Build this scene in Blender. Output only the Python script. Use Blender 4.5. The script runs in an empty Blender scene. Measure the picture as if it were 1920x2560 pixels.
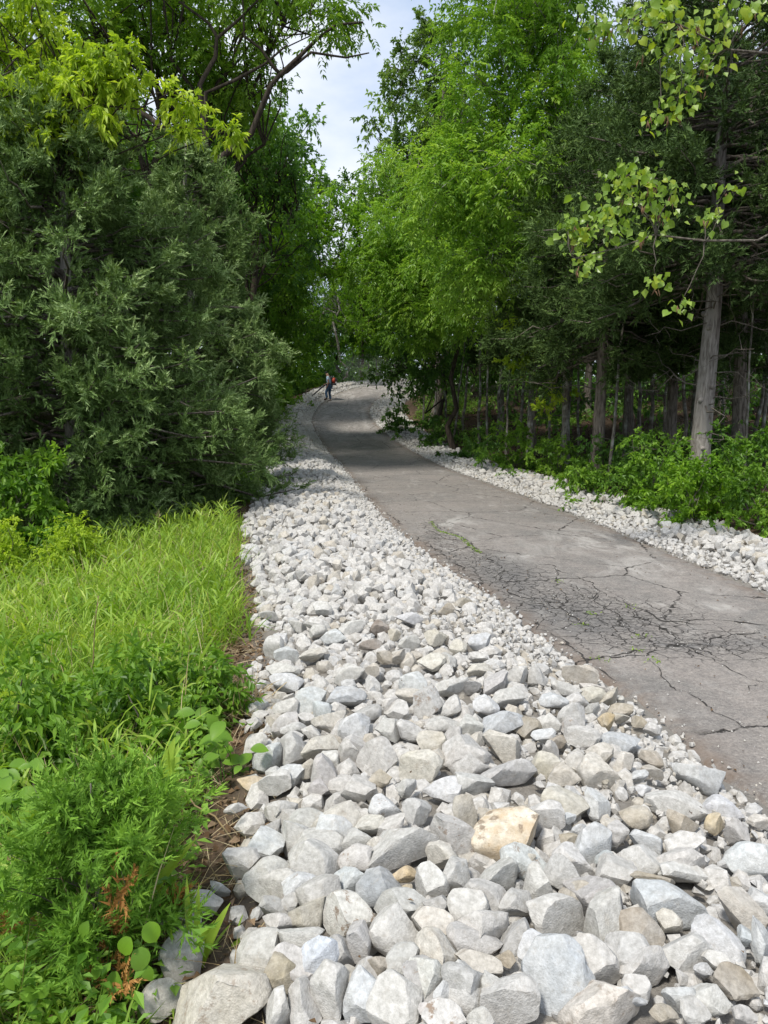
import bpy, bmesh, math, random
import numpy as np
from mathutils import Vector, Matrix
R = np.random.default_rng(7)
random.seed(7)
SC = bpy.context.scene
COL = SC.collection
rad = math.radians

# ------------------------------------------------------------------ camera, sky, sun, exposure
EYE = 1.9
PITCH = rad(7.7)
FPX = 1923.0
cam_d = bpy.data.cameras.new('camera'); cam = bpy.data.objects.new('camera', cam_d); COL.objects.link(cam)
cam.location = (0, 0, EYE); cam.rotation_euler = (math.pi/2 - PITCH, 0, 0)
cam_d.sensor_fit = 'HORIZONTAL'; cam_d.sensor_width = 36; cam_d.lens = 36*FPX/1920
cam_d.clip_start = 0.05; cam_d.clip_end = 3000
SC.camera = cam

SUN_EL, SUN_AZ = rad(58), rad(215)      # azimuth from +Y towards +X : behind and left of the camera
sun_vec = Vector((math.sin(SUN_AZ)*math.cos(SUN_EL), math.cos(SUN_AZ)*math.cos(SUN_EL), math.sin(SUN_EL)))
world = bpy.data.worlds.new('World'); SC.world = world; world.use_nodes = True
wn, wl = world.node_tree.nodes, world.node_tree.links
bg = wn['Background']; bg.inputs['Strength'].default_value = 0.1
sky = wn.new('ShaderNodeTexSky'); sky.sky_type = 'NISHITA'; sky.sun_disc = False
sky.sun_elevation = SUN_EL; sky.sun_rotation = SUN_AZ
tc = wn.new('ShaderNodeTexCoord')
mp = wn.new('ShaderNodeMapping'); mp.inputs['Scale'].default_value = (1, 1, 2.2)
nz = wn.new('ShaderNodeTexNoise'); nz.inputs['Scale'].default_value = 3.2; nz.inputs['Detail'].default_value = 6; nz.inputs['Roughness'].default_value = .55
cr = wn.new('ShaderNodeValToRGB'); cr.color_ramp.elements[0].position = .36; cr.color_ramp.elements[0].color = (2.9, 3.6, 4.8, 1)
cr.color_ramp.elements[1].position = .60; cr.color_ramp.elements[1].color = (5.1, 5.35, 5.8, 1)
mx = wn.new('ShaderNodeMix'); mx.data_type = 'RGBA'; mx.inputs['Factor'].default_value = .88
wl.new(tc.outputs['Generated'], mp.inputs['Vector']); wl.new(mp.outputs['Vector'], nz.inputs['Vector'])
wl.new(nz.outputs['Fac'], cr.inputs['Fac'])
wl.new(sky.outputs['Color'], mx.inputs['A']); wl.new(cr.outputs['Color'], mx.inputs['B'])
wl.new(mx.outputs['Result'], bg.inputs['Color'])

sl = bpy.data.lights.new('sun', 'SUN'); sl.energy = 2.1; sl.angle = rad(8); sl.color = (1, .955, .88)
so = bpy.data.objects.new('sun', sl); COL.objects.link(so)
so.rotation_euler = sun_vec.to_track_quat('Z', 'Y').to_euler(); so.location = (0, 0, 40)
vs = SC.view_settings; vs.view_transform = 'Standard'; vs.look = 'None'; vs.gamma = 1; vs.exposure = 1.0
vs.use_curve_mapping = False
SC.render.engine = 'CYCLES'
SC.cycles.max_bounces = 8; SC.cycles.diffuse_bounces = 4; SC.cycles.transmission_bounces = 5; SC.cycles.transparent_max_bounces = 4
SC.cycles.use_denoising = True

# ------------------------------------------------------------------ where things stand: rays of the surveyed photograph
def ray(px, py):
    a, b = (px-960)/FPX, (1280-py)/FPX
    c, s = math.cos(PITCH), math.sin(PITCH)
    return np.array([a, c + b*s, -s + b*c])
def at_y(px, py, y):                      # the point on that ray at ground distance y
    d = ray(px, py); return np.array([0, 0, EYE]) + d*(y/d[1])
def xy(px, y):                            # plan position of an upright thing near eye level
    return (px-960)/FPX*y
def zp(y):                                # long profile of the path: level, then climbing to a crest
    y = np.asarray(y, float)
    q = .0044*np.clip(y-23, 0, 24)**2
    t = np.clip((y-47)/11, 0, 1)
    return q + 2.32*(t - t*t/2)*1.0
def hit(px, py, f):
    d = ray(px, py); o = np.array([0, 0, EYE])
    t, dt, prev = .8, .02, 0
    while t < 140:
        p = o + d*t
        if p[2] < f(p[0], p[1]):
            lo, hi = prev, t
            for _ in range(18):
                m = (lo+hi)/2; p = o+d*m
                if p[2] < f(p[0], p[1]): hi = m
                else: lo = m
            return o + d*hi
        prev = t; t += dt; dt = .02 + .012*t
    return o + d*60

LE = [(1920,2037),(1805,1944),(1655,1817),(1551,1736),(1447,1667),(1308,1562),(1227,1493),(1123,1429),(1018,1348),(961,1300),(914,1243),(880,1200),(851,1163),(829,1139),(797,1096),(779,1060),(778,1046),(788,1026),(806,1006)]
RE = [(1920,1482),(1683,1390),(1539,1332),(1394,1280),(1365,1269),(1240,1222),(1151,1190),(1076,1158),(1030,1134),(969,1096),(926,1055),(910,1030),(925,1006)]
fz = lambda x, y: float(zp(y))
lw = [hit(a, b, fz)[:2] for a, b in LE]; rw = [hit(a, b, fz)[:2] for a, b in RE]
d0 = (lw[2]-lw[0])/np.linalg.norm(lw[2]-lw[0])
lw = [lw[0]-d0*8] + lw
d1 = (rw[2]-rw[0])/np.linalg.norm(rw[2]-rw[0])
rw = [rw[0]-d1*14] + rw
if __name__ == 'survey':
    print(np.round(lw,2)); print(np.round(rw,2))
lw += [np.array(p) for p in [(-3.0,48.2),(-1.7,51.2),(0.5,53.8),(3.5,56),(8,57.6),(16,58.6),(40,59)]]
rw += [np.array(p) for p in [(-.25,47.5),(.9,49.4),(2.9,51.2),(6,52.8),(10,54.2),(17,55.3),(40,55.8)]]
rw = [p + np.array([.22*min(1, max(0, (p[1]-9)/6)), 0]) for p in rw]
def resample(P, n):
    P = np.array(P); 
    for _ in range(2):                                     # corner cutting
        Q = [P[0]]
        for a, b in zip(P[:-1], P[1:]): Q += [a*.75+b*.25, a*.25+b*.75]
        P = np.array(Q + [P[-1]])
    s = np.r_[0, np.cumsum(np.linalg.norm(np.diff(P, axis=0), axis=1))]
    t = np.linspace(0, s[-1], n)
    return np.c_[np.interp(t, s, P[:,0]), np.interp(t, s, P[:,1])]
LEW, REW = resample(lw, 150), resample(rw, 150)
def sdist(P, E):                                            # signed distance to a polyline, positive on its left side
    P = np.atleast_2d(P).astype(float); out = np.full(len(P), 1e9); sg = np.ones(len(P))
    for a, b in zip(E[:-1], E[1:]):
        d = b-a; L2 = d@d
        t = np.clip(((P-a)@d)/L2, 0, 1)
        q = P - (a + t[:,None]*d)
        r = np.hypot(q[:,0], q[:,1])
        c = d[0]*(P[:,1]-a[1]) - d[1]*(P[:,0]-a[0])
        m = r < out - 1e-9
        out = np.where(m, r, out); sg = np.where(m, np.where(c > 0, 1., -1.), sg)
    return out*sg
def vnoise(x, y, s=1., seed=0):                             # smooth value noise, vectorised
    x = np.asarray(x, float)/s + seed*17.3; y = np.asarray(y, float)/s + seed*9.1
    xi, yi = np.floor(x), np.floor(y); xf, yf = x-xi, y-yi
    h = lambda a, b: np.modf(np.abs(np.sin(a*127.1 + b*311.7)*43758.5453))[0]
    u, v = xf*xf*(3-2*xf), yf*yf*(3-2*yf)
    return (h(xi,yi)*(1-u)+h(xi+1,yi)*u)*(1-v) + (h(xi,yi+1)*(1-u)+h(xi+1,yi+1)*u)*v
BAND = 2.35                                                 # width of the rock bank left of the path
STRIP = 1.75                                                # width of the rock strip right of it
def bank_profile(dl):
    return .15*np.clip(dl/.7, 0, 1)*np.clip((BAND+.25-dl)/.8, 0, 1)
def height(x, y):
    x = np.atleast_1d(np.asarray(x, float)); y = np.atleast_1d(np.asarray(y, float))
    P = np.c_[x, y]
    dl, dr = sdist(P, LEW), -sdist(P, REW)
    z = zp(y)
    n = (vnoise(x, y, 2.3)-.5)*.22 + (vnoise(x, y, .6, 3)-.5)*.06
    out = np.clip(np.maximum(dl-BAND, dr-STRIP)/1.2, 0, 1)
    zl = -.11*np.clip(dl-BAND, 0, 4) - .16*np.clip(dl-BAND-4, 0, 30) 
    s = np.clip(dr-STRIP, 0, 60)
    zr = .20*np.clip(s, 0, 2.6) + .10*np.clip(s-2.6, 0, 24) + .05*np.clip(s-26, 0, 30)
    h = z + np.where(dl > 0, zl, 0) + np.where(dr > 0, zr, 0) + n*out
    h = h - .035*((dl <= 0) & (dr <= 0)) + np.where(dl > 0, bank_profile(dl), 0) - .012*((dl > 0) | (dr > 0))
    far = np.clip((np.hypot(x, y)-70)/120, 0, 1)
    return h*(1-far) + far*np.minimum(h, 6.)
_gx, _gy = np.arange(-9, 12.01, .06), np.arange(.5, 16.01, .06)
_GZ = height(*[q.ravel() for q in np.meshgrid(_gx, _gy)]).reshape(len(_gy), len(_gx))
def h1(x, y):
    if -9 < x < 11.9 and .5 < y < 15.9:
        a, b_ = (x+9)/.06, (y-.5)/.06; i, j = int(a), int(b_); a -= i; b_ -= j
        return float((_GZ[j,i]*(1-a)+_GZ[j,i+1]*a)*(1-b_) + (_GZ[j+1,i]*(1-a)+_GZ[j+1,i+1]*a)*b_)
    return float(height(x, y)[0])

# ------------------------------------------------------------------ scene helpers
def tag(o, label=None, cat=None, group=None, kind=None):
    if label: o['label'] = label
    if cat: o['category'] = cat
    if group: o['group'] = group
    if kind: o['kind'] = kind
    return o
def empty(name, loc, label, cat, group=None, rz=0):
    o = bpy.data.objects.new(name, None); COL.objects.link(o); o.empty_display_size = .1
    o.location = loc; o.rotation_euler = (0, 0, rz)
    return tag(o, label, cat, group)
def mesh_np(name, V, F, attrs=None, smooth=False):
    """V (n,3), F (m,k) all faces of one size, or a list of such arrays"""
    V = np.asarray(V, np.float32)
    Fs = F if isinstance(F, list) else [F]
    me = bpy.data.meshes.new(name)
    me.vertices.add(len(V)); me.vertices.foreach_set('co', V.ravel())
    idx = np.concatenate([np.asarray(f).ravel() for f in Fs]).astype(np.int32)
    tot = np.concatenate([np.full(len(f), np.asarray(f).shape[1]) for f in Fs]).astype(np.int32)
    st = np.r_[0, np.cumsum(tot)[:-1]].astype(np.int32)
    me.loops.add(len(idx)); me.loops.foreach_set('vertex_index', idx)
    me.polygons.add(len(tot)); me.polygons.foreach_set('loop_start', st); me.polygons.foreach_set('loop_total', tot)
    if smooth: me.polygons.foreach_set('use_smooth', np.ones(len(tot), bool))
    else: me.polygons.foreach_set('use_smooth', np.zeros(len(tot), bool))
    for k, a in (attrs or {}).items():
        at = me.attributes.new(k, 'FLOAT', 'POINT'); at.data.foreach_set('value', np.asarray(a, np.float32))
    me.update(calc_edges=True); me.validate()
    return me
def obj(name, me, mat, parent=None, loc=None):
    o = bpy.data.objects.new(name, me); COL.objects.link(o)
    if mat and not me.materials: me.materials.append(mat)
    if parent: o.parent = parent
    if loc is not None: o.location = loc
    return o
def copy_tree(o, parent=None):
    c = o.copy(); COL.objects.link(c); c.parent = parent
    for ch in list(o.children): copy_tree(ch, c)
    return c
class Tubes:
    """tapered tubes collected into one mesh"""
    def __init__(s): s.V, s.F, s.n = [], [], 0
    def add(s, pts, radii, sides=6, rough=0.):
        pts = np.asarray(pts, float); k = len(pts); radii = np.broadcast_to(radii, (k,)).astype(float)
        d = np.gradient(pts, axis=0); d /= np.linalg.norm(d, axis=1)[:,None] + 1e-9
        ref = np.array([.31, .2, .93]) if abs(d[0,2]) < .8 else np.array([1., .1, 0])
        u = np.cross(d, ref); u /= np.linalg.norm(u, axis=1)[:,None] + 1e-9
        v = np.cross(d, u)
        a = np.linspace(0, 2*np.pi, sides, endpoint=False)
        rr = radii[:,None]*(1 + rough*(R.random((k, sides))-.5)*2)
        ring = pts[:,None,:] + rr[:,:,None]*(np.cos(a)[None,:,None]*u[:,None,:] + np.sin(a)[None,:,None]*v[:,None,:])
        s.V.append(ring.reshape(-1, 3))
        i, j = np.meshgrid(np.arange(k-1), np.arange(sides), indexing='ij')
        j2 = (j+1) % sides
        f = np.stack([i*sides+j, i*sides+j2, (i+1)*sides+j2, (i+1)*sides+j], -1).reshape(-1, 4) + s.n
        s.F.append(f); s.n += k*sides
        s.V.append(pts[-1:] + d[-1:]*radii[-1]); tip = s.n; s.n += 1
        s.F.append(np.array([[tip-sides+q, tip-sides+(q+1) % sides, tip, tip] for q in range(sides)]))
        return s
    def mesh(s, name, smooth=True):
        F = np.concatenate(s.F)
        tri = F[F[:,2] == F[:,3]][:,:3]; quad = F[F[:,2] != F[:,3]]
        return mesh_np(name, np.concatenate(s.V), [quad, tri] if len(tri) else quad, smooth=smooth)

# ------------------------------------------------------------------ materials
def new_mat(name):
    m = bpy.data.materials.new(name); m.use_nodes = True
    nt = m.node_tree; return m, nt.nodes, nt.links, nt.nodes['Principled BSDF']
def node(nn, t, **kw):
    n = nn.new(t)
    for k, v in kw.items():
        if k in n.inputs: n.inputs[k].default_value = v
        else: setattr(n, k, v)
    return n
def ramp(nn, stops):
    r = nn.new('ShaderNodeValToRGB'); e = r.color_ramp.elements
    while len(e) < len(stops): e.new(.5)
    for i, (p, c) in enumerate(stops): e[i].position = p; e[i].color = (*c, 1)
    return r
def mixc(nn, ll, f, a, b, mode='MIX'):
    m = nn.new('ShaderNodeMix'); m.data_type = 'RGBA'; m.blend_type = mode; m.clamp_factor = True
    for s, v in (('Factor', f), ('A', a), ('B', b)):
        if hasattr(v, 'is_linked') or hasattr(v, 'links'): ll.new(v, m.inputs[s])
        elif s == 'Factor': m.inputs[s].default_value = v
        else: m.inputs[s].default_value = (*v, 1)
    return m.outputs['Result']
def maprange(nn, ll, src, a, b, c=0., d=1.):
    m = nn.new('ShaderNodeMapRange'); m.inputs['From Min'].default_value = a; m.inputs['From Max'].default_value = b
    m.inputs['To Min'].default_value = c; m.inputs['To Max'].default_value = d
    ll.new(src, m.inputs['Value']); return m.outputs['Result']
def leaf_mat(name, c0, c1, c2, trans=.38, rough=.45, spec=.35):
    if trans > .34: c0, c1, c2 = [tuple(x*k for x, k in zip(c, (1.52, 1.34, 1.6))) for c in (c0, c1, c2)]; trans += .06
    m, nn, ll, b = new_mat(name)
    at = node(nn, 'ShaderNodeAttribute', attribute_name='tint')
    r = ramp(nn, [(0, c0), (.5, c1), (1, c2)]); ll.new(at.outputs['Fac'], r.inputs['Fac'])
    ll.new(r.outputs['Color'], b.inputs['Base Color'])
    b.inputs['Roughness'].default_value = rough; b.inputs['Specular IOR Level'].default_value = spec
    t = nn.new('ShaderNodeBsdfTranslucent')
    tcol = mixc(nn, ll, 1., r.outputs['Color'], (1.25, 1.25, .55), 'MULTIPLY')
    ll.new(tcol, t.inputs['Color'])
    mxs = nn.new('ShaderNodeMixShader'); mxs.inputs['Fac'].default_value = trans
    ll.new(b.outputs['BSDF'], mxs.inputs[1]); ll.new(t.outputs['BSDF'], mxs.inputs[2])
    ll.new(mxs.outputs['Shader'], nn['Material Output'].inputs['Surface'])
    return m
def bark_mat(name, dark, light, scale=9., stretch=.12, bump=.9, lichen=None):
    m, nn, ll, b = new_mat(name)
    t = nn.new('ShaderNodeTexCoord'); mp_ = node(nn, 'ShaderNodeMapping', Scale=(1, 1, stretch))
    ll.new(t.outputs['Object'], mp_.inputs['Vector'])
    n1 = node(nn, 'ShaderNodeTexNoise', Scale=scale*2.2, Detail=6., Roughness=.65, Distortion=.5)
    ll.new(mp_.outputs['Vector'], n1.inputs['Vector'])
    n2 = node(nn, 'ShaderNodeTexNoise', Scale=3.5, Detail=3.); ll.new(t.outputs['Object'], n2.inputs['Vector'])
    r = ramp(nn, [(.34, dark), (.62, light)]); ll.new(n1.outputs['Fac'], r.inputs['Fac'])
    col = r.outputs['Color']
    if lichen:
        col = mixc(nn, ll, maprange(nn, ll, n2.outputs['Fac'], .48, .66), col, lichen)
    ll.new(col, b.inputs['Base Color']); b.inputs['Roughness'].default_value = .92
    b.inputs['Specular IOR Level'].default_value = .15
    bp = node(nn, 'ShaderNodeBump', Strength=bump, Distance=.03)
    ll.new(n1.outputs['Fac'], bp.inputs['Height']); ll.new(bp.outputs['Normal'], b.inputs['Normal'])
    return m
M = {}
M['walnut'] = leaf_mat('walnut leaves', (.050,.120,.014), (.115,.235,.024), (.230,.380,.042), .42)
M['walnut_light'] = leaf_mat('light walnut leaves', (.065,.155,.022), (.155,.305,.036), (.275,.440,.066), .42)
M['lime'] = leaf_mat('fresh green leaves', (.055,.140,.012), (.135,.290,.020), (.250,.430,.036), .42)
M['yellowgreen'] = leaf_mat('yellow green leaves', (.120,.215,.014), (.250,.390,.026), (.400,.530,.055), .42)
M['oak'] = leaf_mat('oak leaves', (.045,.100,.018), (.105,.200,.032), (.195,.315,.060), .38)
M['deep'] = leaf_mat('shaded broad leaves', (.028,.085,.014), (.066,.165,.024), (.140,.275,.038), .35)
M['bush'] = leaf_mat('bush leaves', (.042,.115,.013), (.110,.240,.022), (.215,.380,.040), .40)
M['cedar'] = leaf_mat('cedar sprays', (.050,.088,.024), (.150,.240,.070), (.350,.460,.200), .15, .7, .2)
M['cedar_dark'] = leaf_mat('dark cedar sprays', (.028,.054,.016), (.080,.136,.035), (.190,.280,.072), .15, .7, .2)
M['cedar_young'] = leaf_mat('young cedar sprays', (.075,.165,.024), (.170,.330,.040), (.310,.510,.075), .3, .6, .2)
M['cedar_dead'] = leaf_mat('dead cedar sprays', (.20,.10,.035), (.38,.19,.060), (.50,.28,.10), .2, .8, .1)
M['grass'] = leaf_mat('grass blades', (.085,.180,.017), (.195,.340,.034), (.370,.490,.090), .40)
M['straw'] = leaf_mat('dry straw', (.28,.21,.11), (.44,.35,.20), (.60,.51,.33), .15, .8, .1)
M['forb'] = leaf_mat('low weed leaves', (.055,.150,.016), (.130,.280,.030), (.220,.390,.050), .38)
M['litter'] = leaf_mat('dead leaves', (.075,.045,.025), (.16,.105,.06), (.30,.215,.14), .05, .9, .1)
M['litter_shaded'] = leaf_mat('shaded dead leaves', (.030,.020,.012), (.075,.048,.028), (.16,.11,.07), .05, .9, .1)  # shade of the wood floor put into a darker dead-leaf colour
M['bark_cedar'] = bark_mat('grey cedar bark', (.085,.068,.054), (.36,.33,.30), 9, .14, 1., (.27,.25,.225))
M['bark_oak'] = bark_mat('furrowed bark', (.055,.045,.036), (.24,.21,.175), 10, .16, 1.)
M['bark_dark'] = bark_mat('dark bark', (.022,.017,.013), (.085,.068,.052), 9, .2)
M['bark_lichen'] = bark_mat('pale lichen bark', (.06,.05,.04), (.22,.20,.17), 9, .16, 1., (.36,.37,.33))
M['twig'] = bark_mat('dead twig', (.07,.058,.046), (.21,.185,.155), 12, .3)

def rock_mat(name, src, pits=False):
    m, nn, ll, b = new_mat(name)
    t = nn.new('ShaderNodeTexCoord')
    if src == 'object':
        oi = nn.new('ShaderNodeObjectInfo'); base = oi.outputs['Color']
        va = nn.new('ShaderNodeVectorMath'); va.operation = 'MULTIPLY_ADD'
        ll.new(oi.outputs['Random'], va.inputs[0]); va.inputs[1].default_value = (37, 11, 53); 
        gm = nn.new('ShaderNodeNewGeometry'); ll.new(gm.outputs['Position'], va.inputs[2]); vec = va.outputs['Vector']
        stain = maprange(nn, ll, oi.outputs['Alpha'], 0, 1)
    else:
        at = node(nn, 'ShaderNodeAttribute', attribute_name='tint')
        r = ramp(nn, [(0, (.54,.525,.497)), (.38, (.485,.47,.447)), (.62, (.47,.475,.475)), (.74, (.51,.47,.40)), (.86, (.38,.335,.265)), (1, (.57,.555,.53))])
        ll.new(at.outputs['Fac'], r.inputs['Fac']); base = r.outputs['Color']; vec = t.outputs['Object']; stain = None
    n1 = node(nn, 'ShaderNodeTexNoise', Scale=9., Detail=5., Roughness=.62); ll.new(vec, n1.inputs['Vector'])
    n2 = node(nn, 'ShaderNodeTexNoise', Scale=46., Detail=5., Roughness=.7); ll.new(vec, n2.inputs['Vector'])
    n3 = node(nn, 'ShaderNodeTexNoise', Scale=160., Detail=2.); ll.new(vec, n3.inputs['Vector'])
    n4 = node(nn, 'ShaderNodeTexNoise', Scale=24., Detail=5., Roughness=.75, Distortion=.2); ll.new(vec, n4.inputs['Vector'])
    col = mixc(nn, ll, maprange(nn, ll, n1.outputs['Fac'], .3, .7, 0, .55), base, (.52,.51,.487))         # quarry dust
    col = mixc(nn, ll, 1., col, mixc(nn, ll, maprange(nn, ll, n2.outputs['Fac'], .28, .72), (.62,.61,.59), (1.18,1.175,1.17)), 'MULTIPLY')
    col = mixc(nn, ll, maprange(nn, ll, n2.outputs['Fac'], .30, .24), col, (.20,.175,.14))               # small pits
    if stain is not None:
        mm = nn.new('ShaderNodeMath'); mm.operation = 'MULTIPLY'
        ll.new(maprange(nn, ll, n4.outputs['Fac'], .56, .63), mm.inputs[0]); ll.new(stain, mm.inputs[1])
        col = mixc(nn, ll, mm.outputs[0], col, (.215,.15,.105))
    col = mixc(nn, ll, maprange(nn, ll, n4.outputs['Fac'], .55, .72, 0, .38), col, (.33,.285,.225))          # clay and dirt left by the quarry
    if pits:
        vv = node(nn, 'ShaderNodeTexVoronoi', Scale=15., Randomness=1.); wq = nn.new('ShaderNodeVectorMath'); wq.operation = 'MULTIPLY_ADD'; ll.new(n2.outputs['Color'], wq.inputs[0]); wq.inputs[1].default_value = (.045, .045, .045); ll.new(vec, wq.inputs[2]); ll.new(wq.outputs['Vector'], vv.inputs['Vector'])
        col = mixc(nn, ll, maprange(nn, ll, n1.outputs['Fac'], .42, .62, 0, .6), col, (.47,.33,.17))
        col = mixc(nn, ll, maprange(nn, ll, vv.outputs['Distance'], .30, .20, 0, .8), col, (.20,.15,.105))
        col = mixc(nn, ll, maprange(nn, ll, vv.outputs['Distance'], .13, .09), col, (.36,.30,.23))
    ll.new(col, b.inputs['Base Color']); b.inputs['Roughness'].default_value = .93; b.inputs['Specular IOR Level'].default_value = .2
    ad = nn.new('ShaderNodeMath'); ad.operation = 'MULTIPLY_ADD'; ll.new(n2.outputs['Fac'], ad.inputs[0]); ad.inputs[1].default_value = .7
    ll.new(n3.outputs['Fac'], ad.inputs[2])
    bp = node(nn, 'ShaderNodeBump', Strength=.38, Distance=.009); ll.new(ad.outputs[0], bp.inputs['Height'])
    ll.new(bp.outputs['Normal'], b.inputs['Normal'])
    return m
M['rock'] = rock_mat('limestone', 'object'); M['rock_pitted'] = rock_mat('pitted limestone', 'object', True); M['rubble'] = rock_mat('limestone rubble', 'attr')

def plain(name, c, rough=.7, metal=0., bump=0., scale=40.):
    m, nn, ll, b = new_mat(name)
    t = nn.new('ShaderNodeTexCoord'); n = node(nn, 'ShaderNodeTexNoise', Scale=scale, Detail=4.); ll.new(t.outputs['Object'], n.inputs['Vector'])
    ll.new(mixc(nn, ll, n.outputs['Fac'], tuple(x*.75 for x in c), tuple(min(1, x*1.2) for x in c)), b.inputs['Base Color'])
    b.inputs['Roughness'].default_value = rough; b.inputs['Metallic'].default_value = metal
    return m

# ------------------------------------------------------------------ ground
def axis(lo, hi, step, far):
    a = list(np.arange(lo, hi+1e-6, step)); s = step; x = hi
    while x < far: s *= 1.35; x += s; a.append(x)
    s = step; x = lo
    while x > -far: s *= 1.35; x -= s; a.insert(0, x)
    return np.array(a)
gx, gy = axis(-8, 9, .16, 900), axis(-1, 62, .3, 900)
X, Y = np.meshgrid(gx, gy); X, Y = X.ravel(), Y.ravel()
Z = height(X, Y)
nx, ny = len(gx), len(gy)
i, j = np.meshgrid(np.arange(ny-1), np.arange(nx-1), indexing='ij')
F = np.stack([i*nx+j, i*nx+j+1, (i+1)*nx+j+1, (i+1)*nx+j], -1).reshape(-1, 4)
DL, DR = sdist(np.c_[X, Y], LEW), -sdist(np.c_[X, Y], REW)
rocky = np.clip((BAND+.1-.95*np.clip((Y-33)/6, 0, 1)-DL)/.25, 0, 1)*(DL > -.5) + np.clip((STRIP+.1-DR)/.3, 0, 1)*(DR > -.5)
m, nn, ll, b = new_mat('soil')
at = node(nn, 'ShaderNodeAttribute', attribute_name='rocky'); ag = node(nn, 'ShaderNodeAttribute', attribute_name='grassy')
t = nn.new('ShaderNodeTexCoord')
n1 = node(nn, 'ShaderNodeTexNoise', Scale=3., Detail=8., Roughness=.7); n2 = node(nn, 'ShaderNodeTexNoise', Scale=38., Detail=5., Roughness=.7)
n3 = node(nn, 'ShaderNodeTexVoronoi', Scale=22.)
for n in (n1, n2, n3): ll.new(t.outputs['Object'], n.inputs['Vector'])
soil = mixc(nn, ll, n2.outputs['Fac'], (.07,.045,.03), (.20,.14,.095))
soil = mixc(nn, ll, maprange(nn, ll, n3.outputs['Distance'], .1, .5), (.17,.115,.075), soil)
soil = mixc(nn, ll, maprange(nn, ll, n1.outputs['Fac'], .35, .65), soil, (.09,.065,.042))
green = mixc(nn, ll, n2.outputs['Fac'], (.035,.055,.015), (.075,.115,.03))
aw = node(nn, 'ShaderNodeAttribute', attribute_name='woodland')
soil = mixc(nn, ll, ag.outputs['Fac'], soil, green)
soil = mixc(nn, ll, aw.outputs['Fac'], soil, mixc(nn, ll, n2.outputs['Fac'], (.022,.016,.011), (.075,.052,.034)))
soil = mixc(nn, ll, at.outputs['Fac'], soil, mixc(nn, ll, n2.outputs['Fac'], (.16,.145,.125), (.33,.31,.28)))
ll.new(soil, b.inputs['Base Color']); b.inputs['Roughness'].default_value = 1.; b.inputs['Specular IOR Level'].default_value = .1
bp = node(nn, 'ShaderNodeBump', Strength=.8, Distance=.03); ll.new(n2.outputs['Fac'], bp.inputs['Height']); ll.new(bp.outputs['Normal'], b.inputs['Normal'])
M['soil'] = m
grassy = np.clip((DL-BAND-.5)/.6, 0, 1)*(DL > 0)
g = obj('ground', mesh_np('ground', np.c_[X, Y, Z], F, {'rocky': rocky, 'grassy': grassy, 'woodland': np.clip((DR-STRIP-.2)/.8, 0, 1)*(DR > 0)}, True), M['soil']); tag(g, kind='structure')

# ------------------------------------------------------------------ the asphalt path
NU = 44
NL = 620
La, Ra = resample(lw, NL), resample(rw, NL)
u = np.linspace(0, 1, NU)
PP = La[:,None,:]*(1-u)[None,:,None] + Ra[:,None,:]*u[None,:,None]
wob = (vnoise(np.arange(NL), np.zeros(NL), 5, 1)-.5)*.16 + (vnoise(np.arange(NL), np.zeros(NL), 1.3, 2)-.5)*.09
wob2 = (vnoise(np.arange(NL), np.ones(NL)*5, 6, 5)-.5)*.12 + (vnoise(np.arange(NL), np.ones(NL), 1.3, 7)-.5)*.06
nrm = (Ra-La)/np.linalg.norm(Ra-La, axis=1)[:,None]
PP += nrm[:,None,:]*(wob[:,None,None]*((1-u)**4)[None,:,None] + wob2[:,None,None]*(u**4)[None,:,None])
px_, py_ = PP[...,0].ravel(), PP[...,1].ravel()
pz = zp(py_) + .006*(vnoise(px_, py_, .9, 4)-.5)*2 + .02*(vnoise(px_, py_, 3., 8)-.5)
U = np.tile(u, NL); pz -= .04*((U < .001) | (U > .999))
i, j = np.meshgrid(np.arange(NL-1), np.arange(NU-1), indexing='ij')
F = np.stack([i*NU+j, i*NU+j+1, (i+1)*NU+j+1, (i+1)*NU+j], -1).reshape(-1, 4)
def blob(cx, cy, rx, ry, rot=0):
    c, s = math.cos(rot), math.sin(rot); dx, dy = px_-cx, py_-cy
    return np.exp(-(((dx*c+dy*s)/rx)**2 + ((-dx*s+dy*c)/ry)**2))
def onp(px, py): return hit(px, py, fz)
def pt6(x, y): return onp(960+x/1.728, 1280+y/1.728)
alli = np.zeros(len(px_)); darkm = np.zeros(len(px_)); dust_lightm = np.zeros(len(px_))
for (a, b_, rx, ry) in [(760,380,.75,.9), (1000,450,.9,.8), (1150,540,.8,.6), (600,300,.5,1.1), (1350,560,.9,.5), (250,110,.35,2.2), (420,230,.5,1.5)]:
    q = pt6(a, b_); alli = np.maximum(alli, blob(q[0], q[1], rx, ry))
for (a, b_, rx, ry) in [(540,270,.35,1.3), (700,400,.55,.7), (1250,565,.35,.25), (1400,575,.6,.22), (1600,570,.5,.16), (860,480,.8,.5)]:
    q = pt6(a, b_); darkm = np.maximum(darkm, blob(q[0], q[1], rx, ry))
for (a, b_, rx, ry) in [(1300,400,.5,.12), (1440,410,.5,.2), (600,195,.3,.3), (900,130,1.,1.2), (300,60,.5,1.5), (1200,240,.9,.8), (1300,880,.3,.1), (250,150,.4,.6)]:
    q = pt6(a, b_); dust_lightm = np.maximum(dust_lightm, blob(q[0], q[1], rx, ry))
dust_lightm = np.maximum(dust_lightm, np.clip((py_-26)/12, 0, 1)*.6); dust_lightm = np.maximum(dust_lightm, np.clip((py_-46)/6, 0, 1))  # far stretch: dust, plus paler colour painted in to offset tree shade
edge = np.minimum(sdist(np.c_[px_, py_], LEW)*-1, sdist(np.c_[px_, py_], REW))
dirt = np.clip(1-edge/.28, 0, 1)
m, nn, ll, b = new_mat('worn asphalt')
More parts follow.
